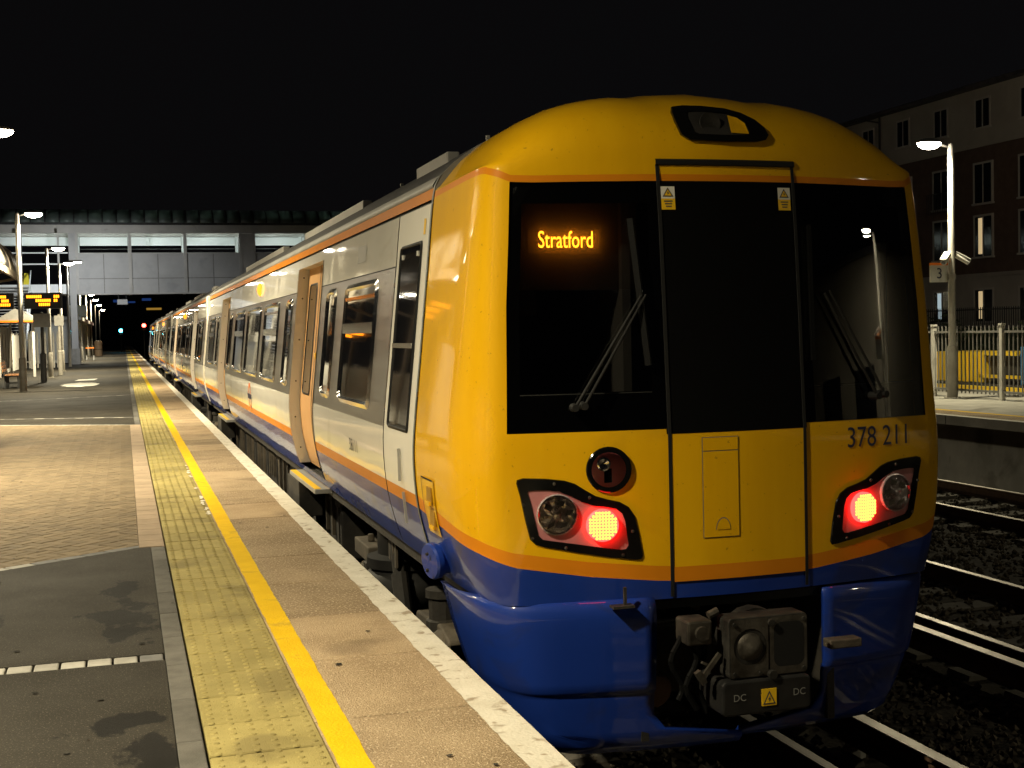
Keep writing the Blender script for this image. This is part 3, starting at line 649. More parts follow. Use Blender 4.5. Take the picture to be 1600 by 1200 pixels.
def underframe(car, y0, y1, first):
    w = MB(); w.box(XC-1.18, XC+1.18, y0, y1, 0.10, 0.24); w.build('floor_frame', 't_under', car)
    for sd in (-1, 1):
        w = MB(); w.bar((XC+sd*1.22, y0+.2, 0.19), (XC+sd*1.22, y1-.1, 0.19), 0.05, 0.09); w.build('sole_bar', 't_under', car)
    rnd = random.Random(11)
    y = y0+4.3
    while y < y1-4.6:
        L = rnd.uniform(0.7, 1.7); zb = rnd.uniform(-0.55, -0.40)
        w = MB(); w.box(XC-1.13, XC+1.13, y, y+L, zb, 0.05)
        o = w.build('equipment_case', rnd.choice(('t_under', 't_under', 't_under_pale')), car, bevel=0.02)
        for sd in (-1, 1):
            d = MB(); d.box(XC+sd*1.128, XC+sd*1.142, y+.06, y+L-.06, zb+.06, 0.0); d.build('case_lid', 't_under', o)
        for q in range(3):
            d = MB(); yy = y+L*(0.2+0.3*q); d.bar((XC-1.16, yy, 0.1), (XC-1.16, yy, zb+0.2), 0.03); d.build('bracket', 't_under_pale', o)
        y += L+rnd.uniform(0.15, 0.4)
    for yc in ((y0+2.1 if first else y0+3.0), y1-3.0):
        bg = None
        for sd in (-1, 1):
            w = MB()
            fr = [(-1.5,-0.36),(-1.25,-0.30),(-0.6,-0.34),(-0.45,-0.50),(0.45,-0.50),(0.6,-0.34),(1.25,-0.30),(1.5,-0.36),(1.5,-0.50),(0.75,-0.56),(0.45,-0.66),(-0.45,-0.66),(-0.75,-0.56),(-1.5,-0.50)]
            w.prism(fr, lambda a, b: (XC+sd*0.93, yc+a, b), lambda a, b: (XC+sd*1.08, yc+a, b))
            b = w.build('bogie_frame', 't_under_pale', car, bevel=0.015); bg = bg or b
            w = MB(); w.lathe((XC+sd*1.0, yc, -0.48), [(0.30,0),(0.30,0.04),(0.27,0.06),(0.33,0.12),(0.36,0.19),(0.34,0.27),(0.27,0.33),(0.30,0.35),(0.30,0.42),(0.22,0.44),(0.22,0.62)], 20); w.build('air_spring', 't_rubber', b, auto=40)
            for dy in (-1.3, 1.3):
                w = MB(); w.lathe((XC+sd*0.66, yc+dy, -0.525), [(0.42,0),(0.42,0.02),(0.39,0.03),(0.38,0.10),(0.36,0.12),(0.16,0.13),(0.14,0.17),(0.0,0.17)], 24, (sd,0,0)); w.build('wheel', 'steel_dark', b, auto=35)
                w = MB(); w.lathe((XC+sd*0.98, yc+dy, -0.50), [(0.18,0),(0.18,0.10),(0.14,0.16),(0.0,0.165)], 14, (sd,0,0)); w.box(XC+sd*0.92, XC+sd*1.12, yc+dy-.2, yc+dy+.2, -0.62, -0.38); w.build('axle_box', 't_under_pale', b, auto=35)
                w = MB(); w.lathe((XC+sd*1.02, yc+dy*0.86, -0.36), [(0.11,0),(0.11,0.06),(0.09,0.07),(0.09,0.20),(0.11,0.21),(0.11,0.26)], 12); w.build('spring', 't_under', b)
            w = MB(); w.cyl((XC+sd*1.14, yc-0.55, -0.50), (XC+sd*1.14, yc-0.25, 0.08), 0.045, n=10); w.cyl((XC+sd*1.14, yc-0.5, -0.40), (XC+sd*1.14, yc-0.36, -0.13), 0.06, n=10); w.build('damper', 't_under', b)
            w = MB(); w.box(XC+sd*0.98, XC+sd*1.20, yc+0.5, yc+1.1, -0.20, -0.08); w.cyl((XC+sd*1.12, yc+0.8, -0.08), (XC+sd*1.12, yc+0.8, -0.02), 0.03, n=8); w.build('bracket_plate', 't_under_pale', b, bevel=0.01)
            for q in range(7):
                w = MB(); w.box(XC+sd*1.16, XC+sd*1.175, yc-0.42+q*0.10, yc-0.37+q*0.10, -0.08, 0.14); w.build('fin', 't_under_pale', b)

def roundel(car, sd, yc, zc):
    n = 32; w = MB(); P = lambda y, z: (XC+sd*(hw(z)+0.004), y, z); v = []; f = []
    for r in (0.175, 0.125):
        for i in range(n): v.append(P(yc+r*math.cos(6.2832*i/n), zc+r*math.sin(6.2832*i/n)))
    f = [(i, (i+1)%n, n+(i+1)%n, n+i) for i in range(n)]
    w.add(v, f); o = w.build('emblem_ring', 'roundel_orange', car)
    w = MB(); w.add([(XC+sd*(hw(z)+0.006), y, z) for y, z in ((yc-.22,zc-.033),(yc+.22,zc-.033),(yc+.22,zc+.033),(yc-.22,zc+.033))], [(0,1,2,3)]); w.build('emblem_bar', 'navy_print', o)

def make_body(car, y0, y1, doors, wins, first):
    for sd in (-1, 1):
        cuts = sorted(doors); segs = []; a = y0
        for d0, d1 in cuts: segs.append((a, d0)); a = d1
        segs.append((a, y1))
        for i, (a, b) in enumerate(segs):
            aa = a
            if first and i == 0: aa = 7.86
            w = MB(); side_patch(w, sd, aa, b, SKIRT, STR0); w.build('skirt_panel', 't_blue', car, smooth=True)
            w = MB(); side_patch(w, sd, aa, b, STR0, STR1); w.build('stripe', 't_orange', car, smooth=True)
            w = MB(); side_patch(w, sd, aa, b, STR1, BAND0); w.build('lower_panel', 't_white', car, smooth=True)
            w = MB(); side_patch(w, sd, aa, b, BAND0, BAND1); w.build('window_band', 't_silver', car, smooth=True)
            w = MB(); side_patch(w, sd, aa, b, BAND1, TOPW); w.build('upper_panel', 't_white', car, smooth=True)
            w = MB(); side_patch(w, sd, aa, b, BAND1-.004, BAND1+.004, 0.002); w.build('panel_joint', 't_gasket', car)
        for d0, d1 in cuts:
            door(car, sd, d0, d1)
            w = MB(); side_patch(w, sd, d0, d1, 2.18, TOPW); w.build('door_header', 't_white', car)
            w = MB(); side_patch(w, sd, d0, d1, SKIRT, 0.30); w.build('door_sill', 't_blue', car)
        yy0 = y0 if not first else 6.99
        w = MB(); side_patch(w, sd, yy0, y1, TOPW, CANT0, -0.012); w.build('cantrail_gap', 't_gasket', car)
        w = MB(); side_patch(w, sd, yy0, y1, CANT0, CANT1, 0.002); w.build('cantrail_stripe', 't_orange', car)
        w = MB(); zs = [CANT1, 2.36, 2.39, 2.42]
        w.grid([[(XC+sd*(hw(z)+(0.012 if 2.36 <= z <= 2.40 else 0.003)), y, z) for y in ((yy0, y1) if sd < 0 else (y1, yy0))] for z in zs][::-1]); w.build('gutter', 't_gutter', car, smooth=True)
        for (a, b, z0, z1, hop) in wins: window(car, sd, a, b, z0, z1, hop)
    yy0 = y0 if not first else 6.96
    w = MB(); pr = [(h_, z) for z, h_ in PROF if z >= 2.42]
    line = [(-h_, z) for h_, z in pr]+[(h_, z) for h_, z in pr[::-1][1:]]
    w.grid([[(XC+a, yy, z) for a, z in line] for yy in (y1, yy0)]); w.build('roof', 't_roof', car, smooth=True)
    w = MB(); full = [(XC+s_*hw(z), z) for s_, zz in ((-1, zrange(SKIRT, 2.42, .1)), (1, zrange(SKIRT, 2.42, .1)[::-1])) for z in zz]
    for yy in ((y1,) if first else (y0, y1)):
        ln = [(XC-hw(z), z) for z in zrange(SKIRT, 2.42, .1)]+[(XC+a, z) for a, z in line]+[(XC+hw(z), z) for z in zrange(SKIRT, 2.42, .1)[::-1]]
        w = MB(); w.add([(a, yy, z) for a, z in ln], [tuple(range(len(ln)))]); w.build('end_wall', 't_white', car)
    # roof equipment
    for sd in (-1, 1):
        for k, (a, b) in enumerate(((y0+1.6, y0+2.6), (y0+6, y0+10), (y0+12, y0+15)) if not first else ((7.62, 8.47), (10.5, 14), (16, 21))):
            w = MB(); w.box(XC+sd*0.92, XC+sd*1.0, a, b, 2.55, 2.645); w.build('roof_rail', 't_gutter', car, bevel=0.008)
        for k in range(7):
            yy = (7.2 if first else y0+1)+2.4*k; w = MB(); w.cyl((XC+sd*0.86, yy, 2.6), (XC+sd*0.86, yy, 2.665), 0.010, n=6); w.box(XC+sd*0.85, XC+sd*0.87, yy-.012, yy+.012, 2.66, 2.68); w.build('roof_stud', 't_gutter', car)
    w = MB(); w.box(XC-0.55, XC+0.55, y0+5.5, y0+9.5, 2.70, 2.845); w.build('roof_pod', 't_roof', car, bevel=0.05)
    underframe(car, y0, y1, first)

# -------- leading carriage
lead = thing('train_carriage', 'driving carriage with yellow cab front, black windscreens and lit amber Stratford sign', 'train', (XC, 16.4, RZ), 'carriages of the standing train')
Y1 = 26.25
wins = [(8.38,9.65,1.05,1.90,True),(10.10,10.57,1.05,1.90,False),(12.83,13.30,1.05,1.90,False),(13.95,15.40,1.05,1.90,True),(15.85,17.55,1.05,1.90,False),(18.0,19.45,1.05,1.90,True),(20.10,20.57,1.05,1.90,False),(22.83,23.30,1.05,1.90,False),(23.9,25.3,1.05,1.90,True)]
make_body(lead, 6.96, Y1, [(10.95,12.55),(20.85,22.5)], wins, True)
roundel(lead, -1, 16.7, 0.775)
# cab door
for sd in (-1, 1):
    for z0, z1, m_, nm in ((SKIRT, STR0, 't_blue', 'skirt_panel'), (STR0, STR1, 't_orange', 'stripe'), (STR1, TOPW, 't_door_white', 'cab_door')):
        w = MB(); side_patch(w, sd, 6.995, 7.835, z0, z1, 0.0, 4); o = w.build(nm, m_, lead, smooth=True)
        if nm == 'cab_door':
            v = MB(); rect_ring(v, sd, 7.13, 7.72, 0.97, 2.07, 0.03, 0.002, 0.012, 0.03); fr = v.build('cab_door_window', 't_gasket', o, auto=50)
            v = MB(); side_patch(v, sd, 7.15, 7.70, 0.99, 2.05, 0.004, 1); v.build('pane', 't_glass', fr, smooth=True)
            v = MB(); v.obox((XC+sd*(hw(1.47)+.010), 7.425, 1.47), (.008,0,0), (0,.27,0), (0,0,.014)); v.build('window_bar', 't_chrome', fr)
            for yy in (7.22, 7.63):
                v = MB(); v.obox((XC+sd*(hw(2.0)+.008), yy, 2.0), (.003,0,0), (0,.014,0), (0,0,.014)); v.build('window_clip', 'label_white', fr)
            v = MB(); v.bar((XC+sd*(hw(.75)+.012), 7.33, 0.68), (XC+sd*(hw(.87)+.012), 7.33, 0.87), 0.014); v.bar((XC+sd*(hw(.5)+.016), 7.28, 0.44), (XC+sd*(hw(.6)+.016), 7.28, 0.62), 0.014); v.build('grab_handle', 't_gutter', o)
            v = MB(); side_patch(v, sd, 7.08, 7.13, 2.10, 2.19, 0.003, 1); v.build('warning_label', 'label_yellow', o)
    v = MB(); side_patch(v, sd, 7.835, 7.86, SKIRT, TOPW, -0.012, 1); v.build('door_gap', 't_gasket', lead)
    v = MB(); zs = zrange(0.30, 2.42, .06)
    v.grid([[(XC+sd*(hw(z)+0.006), 6.972, z), (XC+sd*(hw(z)+0.010), 6.958, z), (XC+sd*(hw(z)+0.006), 6.944, z)] for z in zs]); v.build('cab_seal', 't_greyseal', lead, smooth=True)
    v = MB(); side_patch(v, sd, 8.92, 9.25, 2.05, 2.17, 0.003, 1); v.build('vent_panel', 't_gutter', lead)
# carriage number, reads along the near side
text_mesh('58111', 0.125, lambda a, b: (XC-(hw(0.755+b)+0.004), 8.94-a*1.15, 0.755+b), 'carriage_number', 'grey_print', lead)
for yy, zz in ((16.15, 2.12),):
    v = MB(); v.lathe((XC-hw(zz)-0.001, yy, zz), [(0.085,0),(0.08,0.02),(0.05,0.04),(0.0,0.05)], 14, (-1,0,0.05)); v.build('indicator_light', 'bil', lead)

# -------- other carriages: one is built, the rest copied
def second():
    c = thing('train_carriage', 'second carriage of the train, next behind the yellow-fronted cab carriage', 'train', (XC, 36.7, RZ), 'carriages of the standing train')
    b = 26.75
    ws = [(b+x0, b+x1, 1.05, 1.90, h_) for x0, x1, h_ in ((0.9,2.2,True),(2.75,3.2,False),(5.3,5.75,False),(6.4,7.9,True),(8.5,11.0,False),(11.6,13.1,True),(13.7,14.15,False),(16.3,16.75,False),(17.5,18.8,True))]
    make_body(c, b, b+19.75, [(b+3.45, b+5.05), (b+14.45, b+16.05)], ws, False)
    roundel(c, -1, b+9.8, 0.775)
    v = MB(); zz = 2.14; v.lathe((XC-hw(zz)-0.001, b+9.8, zz), [(0.085,0),(0.08,0.02),(0.05,0.04),(0.0,0.05)], 14, (-1,0,0.05)); v.build('indicator_light', 'bil', c)
    v = MB(); v.box(XC-1.02, XC+1.02, 26.255, 26.745, 0.15, 2.5); v.build('gangway', 't_gasket', c, bevel=0.05)
    for sd in (-1, 1):
        v = MB(); v.box(XC+sd*1.03, XC+sd*1.30, 26.30, 26.70, 0.3, 2.38); v.build('gangway_fairing', 't_door_white', c, bevel=0.06)
    return c
car2 = second()
for k, lb in ((1, 'third carriage of the train, white and silver, beyond the second'), (2, 'farthest carriage of the train, ending near the red signal')):
    c = copy_tree(car2); c.location.y += 20.25*k; c['label'] = lb

# -------- cab nose (surface as a function of lateral x and height z)
YS = 6.945
def y_front(z):
    return lerp_tab([(-0.6,5.80),(0.0,5.765),(0.3,5.758),(1.0,5.762),(1.6,5.80),(2.0,5.828),(2.3,5.858),(2.45,5.88)], z)
def nose_plan(z, s):
    """s in 0..1 from the centre to the window edge, 1..2 round the corner, 2..3 along the side to the seal"""
    Wz = hw(min(z, 2.36)); xk = Wz*lerp_tab([(0.3,0.85),(1.07,0.845),(1.66,0.872),(2.26,0.882)], z); yf = y_front(z)
    fy = lambda x: yf+0.135*(x/1.16)**1.8
    if s <= 1: return (xk*s, fy(xk*s))
    p0 = (xk, fy(xk)); p3 = (Wz-0.012, p0[1]+0.40)
    if s <= 2:
        u = s-1; sl = (fy(xk)-fy(xk-.02))/.02; p1 = (p0[0]+0.13, p0[1]+0.13*sl); p2 = (p3[0]-0.004, p3[1]-0.23)
        b = [(1-u)**3, 3*u*(1-u)**2, 3*u*u*(1-u), u**3]
        return tuple(b[0]*p0[k]+b[1]*p1[k]+b[2]*p2[k]+b[3]*p3[k] for k in (0, 1))
    u = s-2; return (p3[0]+(Wz-p3[0])*u, p3[1]+(YS-p3[1])*u)
def nose_pt(s, z, off=0.0):
    sg = -1 if s < 0 else 1; a = abs(s); x, y = nose_plan(z, a)
    if off:
        e = 0.004; x0, y0 = nose_plan(z, max(0, a-e)); x1, y1 = nose_plan(z, min(3, a+e)); tx, ty = x1-x0, y1-y0; L = math.hypot(tx, ty) or 1
        x += off*ty/L; y -= off*tx/L
    return (XC+sg*x, y, z)
def s_of_x(x, z):
    a = abs(x); lo, hi = 0.0, 2.0
    for _ in range(40):
        mid = (lo+hi)/2
        if nose_plan(z, mid)[0] < a: lo = mid
        else: hi = mid
    return (lo+hi)/2*(-1 if x < 0 else 1)
def on_nose(x, z, off=0.004): return nose_pt(s_of_x(x, z), z, off)

S_ALL = [k/10 for k in range(0, 11)]+[1+k/12 for k in range(1, 13)]+[2+k/4 for k in range(1, 5)]
S_FULL = [-q for q in S_ALL[::-1][:-1]]+S_ALL
def z_sb(s): return lerp_tab([(0,0.285),(0.35,0.292),(0.7,0.335),(1,0.392),(1.5,0.455),(2,0.50),(3,0.565)], abs(s))   # bottom of orange stripe
def z_st(s): return z_sb(s)+0.074
def z_ot(s): return lerp_tab([(0,2.268),(0.4,2.268),(0.97,2.262),(1.15,2.29),(1.45,2.318),(3,2.29)], abs(s))            # lower edge of top stripe
def patch(name, zlo, zhi, ss, m, nrow, off=0.0, parent=None, smooth=True):
    w = MB(); rows = []
    for j in range(nrow+1):
        t = j/nrow; rows.append([nose_pt(s, zlo(s)*(1-t)+zhi(s)*t, off) for s in ss])
    w.grid(rows); return w.build(name, m, parent or lead, smooth=smooth)
C = lambda v: (lambda s: v)
patch('cab_valance', C(0.205), z_sb, S_FULL, 't_blue', 6)
patch('cab_stripe', z_sb, z_st, S_FULL, 't_orange', 2)
patch('cab_front', z_st, C(1.045), S_FULL, 't_yellow', 12)
for sg in (-1, 1):
    ss = [sg*q for q in S_ALL if q >= 1]
    patch('cab_pillar', C(1.045), z_ot, ss, 't_yellow', 20)
patch('cab_top_stripe', z_ot, lambda s: z_ot(s)+0.034, S_FULL, 't_orange', 1)
# roof dome
def roof_z(x): return lerp_tab([(0,2.835),(.22,2.82),(.45,2.78),(.74,2.70),(.965,2.60),(1.08,2.51),(1.15,2.43),(1.20,2.37),(1.235,2.33)], abs(x))
def dome_pt(s, t, off=0.0):
    z0 = z_ot(s)+0.034; x, y, _ = nose_pt(s, z0); a = math.pi/2*t
    rz = max(roof_z(x-XC), z0+0.002)
    return (x, YS-(YS-y)*math.cos(a)**0.8 if t < 1 else YS, z0+(rz-z0)*math.sin(a)**0.72+0.05*math.sin(math.pi*t)*max(0, 1-((abs(x-XC)-0.72)/0.40)**2))
w = MB(); w.grid([[dome_pt(s, t/16) for s in S_FULL] for t in range(17)]); w.build('cab_dome', 't_yellow', lead, smooth=True)
body_roof = lambda x: lerp_tab([(0,2.835),(.22,2.82),(.45,2.78),(.74,2.70),(.965,2.60),(1.126,2.49),(1.20,2.42),(1.235,2.36),(1.26,2.30)], abs(x))
w = MB(); w.grid([[dome_pt(s, 1) for s in S_FULL], [(dome_pt(s, 1)[0], YS+0.004, max(dome_pt(s, 1)[2], body_roof(dome_pt(s, 1)[0]-XC)+0.004)) for s in S_FULL], [(dome_pt(s, 1)[0], YS+0.03, max(dome_pt(s, 1)[2], body_roof(dome_pt(s, 1)[0]-XC)+0.004)) for s in S_FULL]]); w.build('dome_collar', 't_greyseal', lead)
def dome_y(x, z):
    s = s_of_x(x, 2.3); z0 = z_ot(s)+0.034; _, y, _ = nose_pt(s, z0); rz = roof_z(x)
    c = max(0, min(1, (z-z0)/(rz-z0)))**(1/0.72); return YS-(YS-y)*math.sqrt(max(0, 1-c*c))**0.8
# windscreens: black mask, pane, interior behind
def xs_patch(name, x0, x1, z0, z1, m, off, parent=None, nx=8, nz=8):
    w = MB(); w.grid([[on_nose(x0+(x1-x0)*i/nx, z0+(z1-z0)*j/nz, off) for i in range(nx+1)] for j in range(nz+1)]); return w.build(name, m, parent or lead, smooth=True)
for sg in (-1, 1):
    ss = [sg*q for q in (0.33, 0.4, 0.5, 0.6, 0.7, 0.8, 0.9, 1.0)]
    si, so = 0.385, 0.945
    msk = None
    for a, b, zl, zh in ((0.33, si, 1.045, None), (so, 1.0, 1.045, None), (si, so, 1.045, 1.235), (si, so, 2.16, None)):
        q = [sg*(a+(b-a)*k/6) for k in range(7)]
        o = patch('windscreen_mask', C(zl), z_ot if zh is None else C(zh), q, 't_black', 10, -0.010, msk)
        msk = msk or o
    patch('windscreen', C(1.045), z_ot, ss, 'cab_glass', 12, 0.001)
    # thin seam above the lower black panel
    patch('windscreen_seam', C(1.226), C(1.231), [sg*q for q in (si, .5, .7, so)], 't_greyseal', 1, -0.008, msk)
    # surround step between pane and yellow
    w = MB(); w.grid([[nose_pt(sg*1.0, z, 0.001), nose_pt(sg*1.0, z, -0.02)] for z in zrange(1.045, 2.262, .1)]); w.build('windscreen_edge', 't_gasket', msk)
# gangway door
gd = patch('gangway_door', C(1.02), lambda s: 2.268, [k/10*0.33 for k in range(-10, 11)], 't_black', 10, 0.002)
xs_patch('door_panel', -0.372, 0.372, 0.30, 1.018, 't_yellow', 0.004, gd)
for sg in (-1, 1):
    w = MB(); w.grid([[on_nose(sg*0.372+d, z, o_) for d, o_ in ((-0.0095, 0.0055), (-0.0085, 0.0068), (0.0085, 0.0068), (0.0095, 0.0055))] for z in zrange(0.215, 2.35, .08)]); w.build('door_seal', 't_gasket', gd)
w = MB(); w.grid([[(XC+x, dome_y(x, z)-o_, z) for z, o_ in ((2.345, 0.0), (2.350, 0.009), (2.372, 0.009), (2.378, 0.0))] for x in [-0.383+0.766*i/8 for i in range(9)]]); w.build('door_seal', 't_gasket', gd)
xs_patch('stripe', -0.361, 0.361, 0.288, 0.362, 't_orange', 0.0062, gd)
# hatch on the door: panel with a fine groove around it
xs_patch('hatch_groove', -0.207, -0.011, 0.495, 0.997, 't_greyseal', 0.0062, gd)
hp = xs_patch('hatch', -0.2035, -0.0145, 0.4985, 0.925, 't_yellow', 0.0080, gd)
xs_patch('hatch_flap', -0.2035, -0.0145, 0.930, 0.9935, 't_yellow', 0.0080, gd)
w = MB(); n = 14; w.add([on_nose(-0.10+0.036*math.cos(math.pi*i/(n-1)), 0.535+0.055*math.sin(math.pi*i/(n-1)), 0.0105) for i in range(n)], [tuple(range(n))]); w.build('hatch_latch', 't_yellow', hp)
w = MB(); w.grid([[on_nose(-0.10+r*math.cos(math.pi*i/13), 0.535+1.5*r*math.sin(math.pi*i/13), 0.0088) for r in (0.036, 0.040)] for i in range(14)]); w.build('latch_groove', 't_greyseal', hp)
# warning labels on the door
for xc_, zc_ in ((-0.325, 2.185), (0.315, 2.185)):
    o = xs_patch('warning_label', xc_-0.036, xc_+0.036, zc_-0.005, zc_+0.055, 'label_white', 0.0055, gd, 1, 1)
    xs_patch('label_foot', xc_-0.036, xc_+0.036, zc_-0.060, zc_-0.005, 'label_yellow', 0.0055, o, 1, 1)
    w = MB(); w.add([on_nose(xc_+a, zc_+b, 0.0066) for a, b in ((-0.028,0.004),(0.028,0.004),(0,0.050))], [(0,1,2)]); t_ = w.build('triangle', 'grey_print', o)
    w = MB(); w.add([on_nose(xc_+a, zc_+b, 0.0074) for a, b in ((-0.019,0.0095),(0.019,0.0095),(0,0.040))], [(0,1,2)]); w.build('triangle_field', 'label_yellow', o)
    w = MB(); w.add([on_nose(xc_+a, zc_+b, 0.0082) for a, b in ((0.003,0.034),(-0.006,0.021),(0.0,0.021),(-0.003,0.011),(0.007,0.024),(0.001,0.024))], [(0,1,2,3,4,5)]); w.build('bolt_mark', 'grey_print', o)
    for q in range(3): xs_patch('print_line', xc_-0.022+.004*q, xc_+0.022-.003*q, zc_-0.021-.013*q, zc_-0.015-.013*q, 'grey_print', 0.0066, o, 1, 1)
# unit number
text_mesh('378 211', 0.152, lambda a, b: on_nose(0.845+a*0.86, 0.948+b, 0.0022), 'unit_number', 'navy_print', lead)
# light clusters
HL = [(1.128,0.822),(1.10,0.83),(0.99,0.824),(0.90,0.812),(0.85,0.795),(0.80,0.762),(0.75,0.731),(0.69,0.712),(0.63,0.697),(0.585,0.670),(0.556,0.625),(0.535,0.53),(0.519,0.425),(0.53,0.408),(0.556,0.408),(0.70,0.43),(0.84,0.456),(1.00,0.490),(1.045,0.502),(1.072,0.53),(1.095,0.63),(1.115,0.74),(1.132,0.805)]
HI = [(1.075,0.768),(1.04,0.770),(0.99,0.768),(0.93,0.760),(0.87,0.735),(0.82,0.706),(0.76,0.684),(0.70,0.675),(0.65,0.665),(0.62,0.64),(0.606,0.60),(0.598,0.53),(0.592,0.482),(0.605,0.464),(0.63,0.462),(0.72,0.476),(0.84,0.498),(0.97,0.520),(1.01,0.528),(1.032,0.55),(1.05,0.63),(1.066,0.71),(1.08,0.758)]
def poly_on_nose(poly, sg, off, rings=4):
    cx = sum(q[0] for q in poly)/len(poly); cz = sum(q[1] for q in poly)/len(poly); w = MB(); n = len(poly); rows = []
    for r in range(rings+1):
        t = max(r/rings, 0.02); rows.append([on_nose(sg*(cx+(a-cx)*t), cz+(b-cz)*t, off) for a, b in poly+[poly[0]]])
    w.grid(rows); return w
for sg in (-1, 1):
    w = MB(); n = len(HL)
    o0 = [on_nose(sg*a, b, 0.0) for a, b in HL]; o1 = [on_nose(sg*(a*0.985+0.012), b*0.985+.0095, 0.007) for a, b in HL]; o2 = [on_nose(sg*a, b, 0.007) for a, b in HI]; o3 = [on_nose(sg*a, b, 0.003) for a, b in HI]
    w.add(o0+o1+o2+o3, [(k*n+i, k*n+(i+1)%n, (k+1)*n+(i+1)%n, (k+1)*n+i) for k in range(3) for i in range(n)])
    lc = w.build('light_cluster', 't_black', lead, auto=40)
    poly_on_nose(HI, sg, 0.002).build('cluster_inset', 'inset_red_glow', lc, smooth=True)
    # headlamp reflector with facets
    nx, nz_ = on_nose(sg*0.94, 0.648, 0.0), None
    c = Vector(on_nose(sg*0.94, 0.648, 0.004)); q1 = Vector(on_nose(sg*0.99, 0.648, 0.004)); axis = Vector((-(q1-c).y*sg, -(q1-c).x*sg if False else -abs((q1-c).x), 0)).normalized()
    axis = Vector((sg*0.17, -0.985, 0)).normalized()
    w = MB(); hx = Vector((-axis.y, axis.x, 0)); rj = random.Random(40+sg); rows = []
    for r_, h_ in ((0.101,-0.002),(0.101,0.013),(0.095,0.015),(0.088,0.008),(0.066,0.006),(0.044,0.005),(0.024,0.007),(0.012,0.016),(0.001,0.018)):
        row = [c+hx*r_*math.cos(6.2832*q/18)+Vector((0,0,1))*r_*math.sin(6.2832*q/18)+axis*(h_+(rj.uniform(-.005,.005) if 0.02 < r_ < 0.09 else 0)) for q in range(18)]; rows.append(row+[row[0]])
    w.grid(rows); w.build('headlamp', mat('headlamp_reflector', (0.72, 0.60, 0.60), (0.88, 0.80, 0.80), 40, 0.2, 0.3, metal=0.55), lc)
    w = MB(); w.lathe(c, [(0.098,0.0155),(0.075,0.024),(0.04,0.030),(0.0005,0.032)], 20, axis, False); w.build('headlamp_lens', 'lens_glass', lc, smooth=True)
    for k in range(5):
        w = MB(); a = 0.7+k*1.15; w.obox(c+axis*0.012+Vector((sg*0.058*math.cos(a), 0.01*math.cos(a), 0.058*math.sin(a))), (0.017,0,0.004*k-.008), (0,0.004,0), (0.004,0,0.012)); w.build('facet', 't_chrome', lc)
    # tail lamp: cluster of LEDs
    c = Vector(on_nose(sg*0.722, 0.588, 0.006))
    w = MB(); w.lathe(c, [(0.080,0),(0.080,0.018),(0.074,0.024),(0.0,0.026)], 24, axis); tl = w.build('tail_lamp', 'red_led', lc)
    ex = Vector((-axis.y, axis.x, 0)); w = MB()
    for i in range(-4, 5):
        for j in range(-4, 5):
            if i*i+j*j <= 21: w.lathe(c+axis*0.0255+ex*0.0155*i+Vector((0,0,0.0155*j)), [(0.0078,0),(0.006,0.004),(0,0.005)], 6, axis)
    w.build('led_dots', 'red_led_core', tl)
    w = MB()
    for a, b in ((1.10,0.70),(0.95,0.797),(0.78,0.725),(0.57,0.55),(0.62,0.435),(0.90,0.483),(1.06,0.535)): w.lathe(on_nose(sg*a, b, 0.0065), [(0.009,0),(0.007,0.004),(0,0.005)], 8, axis)
    w.build('screws', 'steel', lc)
# round marker lamp, near side only
axis = Vector((-0.17, -0.985, 0)).normalized(); c = Vector(on_nose(-0.683, 0.857, 0.0))
w = MB(); w.lathe(c, [(0.113,0),(0.113,0.010),(0.108,0.014),(0.088,0.014),(0.086,0.004),(0,0.004)], 32, axis); mk = w.build('marker_lamp', 't_black', lead, auto=30)
w = MB(); w.lathe(c, [(0.086,0.0108),(0.0,0.0112)], 28, axis); w.build('marker_reflector', mat('marker_pink', (0.86, 0.16, 0.19), (0.92, 0.24, 0.27), 5, 0.5), mk)
w = MB(); w.lathe(c+Vector((-0.030,-0.011,0.030)), [(0.034,0),(0.034,0.010),(0.026,0.012),(0.0,0.004)], 16, axis); w.build('bulb_holder', 't_chrome', mk, auto=30)
w = MB(); w.obox(c+Vector((-0.004,-0.012,-0.028)), (0.024,0.004,0), (0,0.004,0), (0,0,0.034)); w.build('bulb_bracket', 't_black', mk)
w = MB(); w.lathe(c, [(0.087,0.0135),(0.06,0.022),(0.03,0.025),(0.0005,0.026)], 24, axis, False); w.build('marker_lens', 'lens_glass', mk, smooth=True)
# roof headlight pod
pod = [(-0.215,2.665),(-0.24,2.63),(-0.247,2.57),(-0.235,2.50),(-0.20,2.475),(0,2.468),(0.17,2.470),(0.225,2.482),(0.248,2.51),(0.235,2.55),(0.20,2.595),(0.14,2.635),(0.06,2.660),(-0.06,2.672),(-0.16,2.674)]
pin = [(-0.16,2.63),(-0.175,2.60),(-0.175,2.55),(-0.165,2.515),(-0.14,2.505),(0,2.502),(0.10,2.504),(0.135,2.510),(0.142,2.525),(0.138,2.55),(0.125,2.58),(0.09,2.61),(0.04,2.627),(-0.06,2.635),(-0.12,2.636)]
D = lambda x, z, o_: (XC+x, dome_y(x, z)-o_, z)
n = len(pod); w = MB(); w.add([D(*q, 0.0) for q in pod]+[D(*q, 0.021) for q in pod]+[D(*q, 0.021) for q in pin]+[D(*q, -0.02) for q in pin], [(k*n+i, k*n+(i+1)%n, (k+1)*n+(i+1)%n, (k+1)*n+i) for k in range(3) for i in range(n)]); rp = w.build('roof_headlight', 't_black', lead, auto=45)
w = MB(); w.add([D(*q, 0.014) for q in pin], [tuple(range(n))]); w.build('headlight_well', 'cab_wall', rp)
